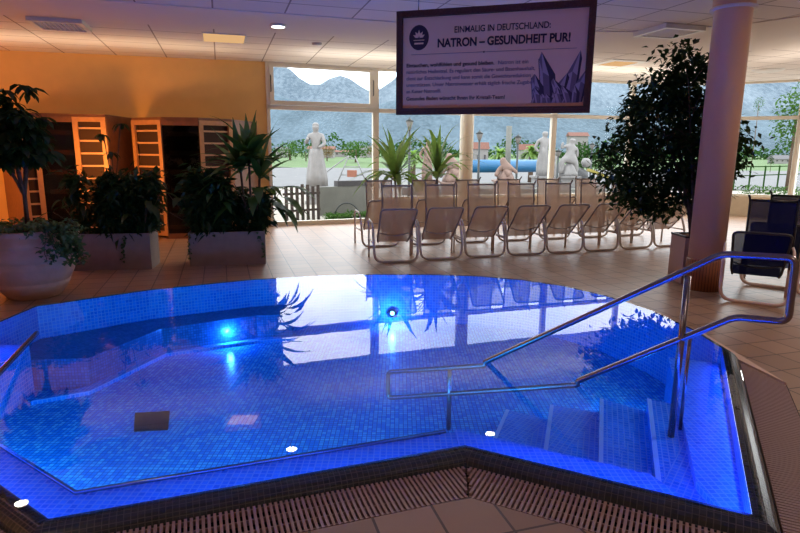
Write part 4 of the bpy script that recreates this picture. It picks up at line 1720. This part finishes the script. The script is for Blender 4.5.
house(276, 287, 147, 150, 157, 150, 'white house with grey roof at the left edge of the first window', roofg)
house(308, 333, 146, 149, 158, 145, 'long pale house behind the statue')
house(334, 352, 150, 152, 157, 170, 'low red roofed house beyond the lawn between statue and green tree')
house(360, 376, 146, 150, 158, 160, 'white gabled house at the right side of the first window', roofg)
house(468, 488, 142, 149, 160, 60, 'house with a sloping reddish roof seen right of the cream pillar')
house(519, 534, 144, 150, 162, 80, 'pale house between the palms outside')
house(570, 588, 132, 136, 143, 200, 'pale pink house on the slope above the conifers')
house(774, 790, 155, 159, 164, 110, 'small white house beyond the green field at the right', roofg)
# field fence at the right
fa, fb_ = at(735, 172, 30), at(805, 172, 34)
t = thing('rail_fence', 'thin dark green rail fence across the field at the right', 'fence', (fa.x, fa.y, GZ), math.atan2(fb_.y - fa.y, fb_.x - fa.x))
L_ = (V(fb_[:2]) - V(fa[:2])).length
hz = at(770, 166, 31).z - GZ
for k in range(6):
    MB().box((k * L_ / 5, 0, hz / 2), (.06, .06, hz)).make('post', hedgem, t)
for z in (hz * .6, hz - .04):
    MB().box((L_ / 2, 0, z), (L_, .04, .05)).make('fence_rail', hedgem, t)
bs = MB()
for k in range(900):
    p = lerp(at(742, 186, 22), at(800, 186, 20), random.random())
    bs.small((p.x, p.y + random.uniform(-.4, .4), GZ + random.uniform(0, .75)), random.uniform(.08, .16), .06)
tag(bs.make('low_hedge', treem), 'low green hedge outside behind the navy loungers', 'hedge')


# wooded belt between the houses and the slope
tb = MB()
for k in range(5200):
    x = random.uniform(-75, 150)
    hh = 4.5 + 1.6 * math.sin(x * .21) + 1.2 * math.sin(x * .57 + 1)
    z = GZ + random.uniform(0, 1) * hh
    tb.small((x, 185 + random.uniform(-6, 6), z), random.uniform(.9, 1.8), .8)
tag(tb.make('woodland_edge', hedgem), 'dark belt of distant trees at the foot of the wooded slope', 'trees', kind='stuff')


# mountains: ridges swept to real depth
def ridge(name, lab, prof, Y, depth, mat, seed, rough=.07, base=GZ - 2):
    random.seed(seed)
    pts_ = []
    n = 150
    for i in range(n + 1):
        px = prof[0][0] + (prof[-1][0] - prof[0][0]) * i / n
        for (x0, y0), (x1, y1) in zip(prof, prof[1:]):
            if x0 <= px <= x1:
                py = y0 + (y1 - y0) * (px - x0) / (x1 - x0)
        pts_.append(at(px, py + random.uniform(-.8, .8), Y))
    rows = 26
    vs, fs_ = [], []
    for j in range(rows + 1):
        t = j / rows              # 0 foot .. 1 crest
        for i, p in enumerate(pts_):
            hgt = (p.z - base)
            k = t ** 1.15
            nz = (math.sin(i * .31 + j * .11 + seed) + math.sin(i * .83 - j * .17 + seed * 2) + .6 * math.sin(i * 1.7 + j * .3)) * rough * hgt * t * (1 - t)
            y = p.y - depth * (1 - t) + nz * 1.5
            vs.append((p.x * (y / p.y) ** .0, y, base + hgt * k + nz * .5))
    for j in range(rows):
        for i in range(n):
            a = j * (n + 1) + i
            fs_.append((a, a + 1, a + n + 2, a + n + 1))
    m_ = len(vs)
    for i, p in enumerate(pts_):
        vs.append((p.x, p.y + depth, base))
    for i in range(n):
        fs_.append((rows * (n + 1) + i, rows * (n + 1) + i + 1, m_ + i + 1, m_ + i))
    o = MB().add(vs, fs_, True).make(name, mat)
    o['kind'] = 'structure'
    o['label'] = lab
    return o


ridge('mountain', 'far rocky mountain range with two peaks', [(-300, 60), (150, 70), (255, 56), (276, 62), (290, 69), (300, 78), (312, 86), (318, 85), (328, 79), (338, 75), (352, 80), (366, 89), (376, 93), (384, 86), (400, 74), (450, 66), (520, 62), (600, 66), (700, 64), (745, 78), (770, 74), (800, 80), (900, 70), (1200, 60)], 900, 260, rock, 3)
ridge('hillside', 'forested hillside in front of the mountain range', [(-300, 95), (200, 88), (275, 92), (300, 104), (340, 108), (376, 104), (420, 96), (480, 92), (540, 102), (600, 110), (640, 100), (720, 104), (760, 112), (800, 104), (1200, 90)], 560, 200, forest, 11)

# ------------------------------------------------------------------ sky, lamps and added fills
w = bpy.data.worlds.new('sky')
bpy.context.scene.world = w
w.use_nodes = True
nt = w.node_tree
bg = nt.nodes['Background']
tc = nt.nodes.new('ShaderNodeTexCoord')
mp = nt.nodes.new('ShaderNodeMapping')
mp.inputs['Scale'].default_value = (1, 1, 2.6)
ns = nt.nodes.new('ShaderNodeTexNoise')
ns.inputs['Scale'].default_value = 3.2
ns.inputs['Detail'].default_value = 6
rp = nt.nodes.new('ShaderNodeValToRGB')
rp.color_ramp.elements[0].position = .34
rp.color_ramp.elements[0].color = (.50, .60, .74, 1)
rp.color_ramp.elements[1].position = .62
rp.color_ramp.elements[1].color = (1, .99, .96, 1)
nt.links.new(tc.outputs['Generated'], mp.inputs[0])
nt.links.new(mp.outputs[0], ns.inputs['Vector'])
nt.links.new(ns.outputs['Fac'], rp.inputs[0])
nt.links.new(rp.outputs[0], bg.inputs[0])
bg.inputs[1].default_value = 5.5

# orange lamps of the cabins and unseen fill lights added on the viewer's side
plight('orange_lamp', (-8.6, 9.6, 1.3), (1, .36, .08), 105, .2)
light_area('orange_lamp', (-5.3, 10.0, 1.5), .3, .3, (1, .38, .08), 26, (math.radians(90), 0, 0))
plight('orange_lamp', (-4.0, 2.2, .6), (1, .45, .15), 14, .15)
light_area('hall_fill', (-2.5, .5, CH - .06), .6, .6, (1, .8, .68), 17)
light_area('hall_fill', (2.5, .5, CH - .06), .6, .6, (1, .8, .68), 17)
light_area('added_uplight', (2.8, 13.2, 2.7), 10, .4, (1, .93, .8), 60, (PI, 0, ang))  # uplights added to brighten the ceiling, no fixture behind them
light_area('added_uplight', (-6, 10.6, 2.7), 6, .3, (1, .8, .55), 20, (PI, 0, ang))
light_area('added_uplight', (7.5, 9.5, 2.7), .4, 6, (1, .9, .78), 24, (PI, 0, 0))
light_area('hall_fill', (5.5, 4.5, CH - .06), .6, .6, (1, .82, .68), 60)  # extra fill added to brighten the pillar

sc = bpy.context.scene
sc.view_settings.view_transform = 'Standard'
sc.view_settings.look = 'None'
sc.view_settings.gamma = 1
sc.view_settings.exposure = 0.0
sc.view_settings.use_curve_mapping = False
sc.cycles.use_denoising = True
sc.cycles.max_bounces = 10
sc.cycles.diffuse_bounces = 5
sc.cycles.transparent_max_bounces = 24
sc.cycles.caustics_reflective = True
sc.cycles.sample_clamp_indirect = 6
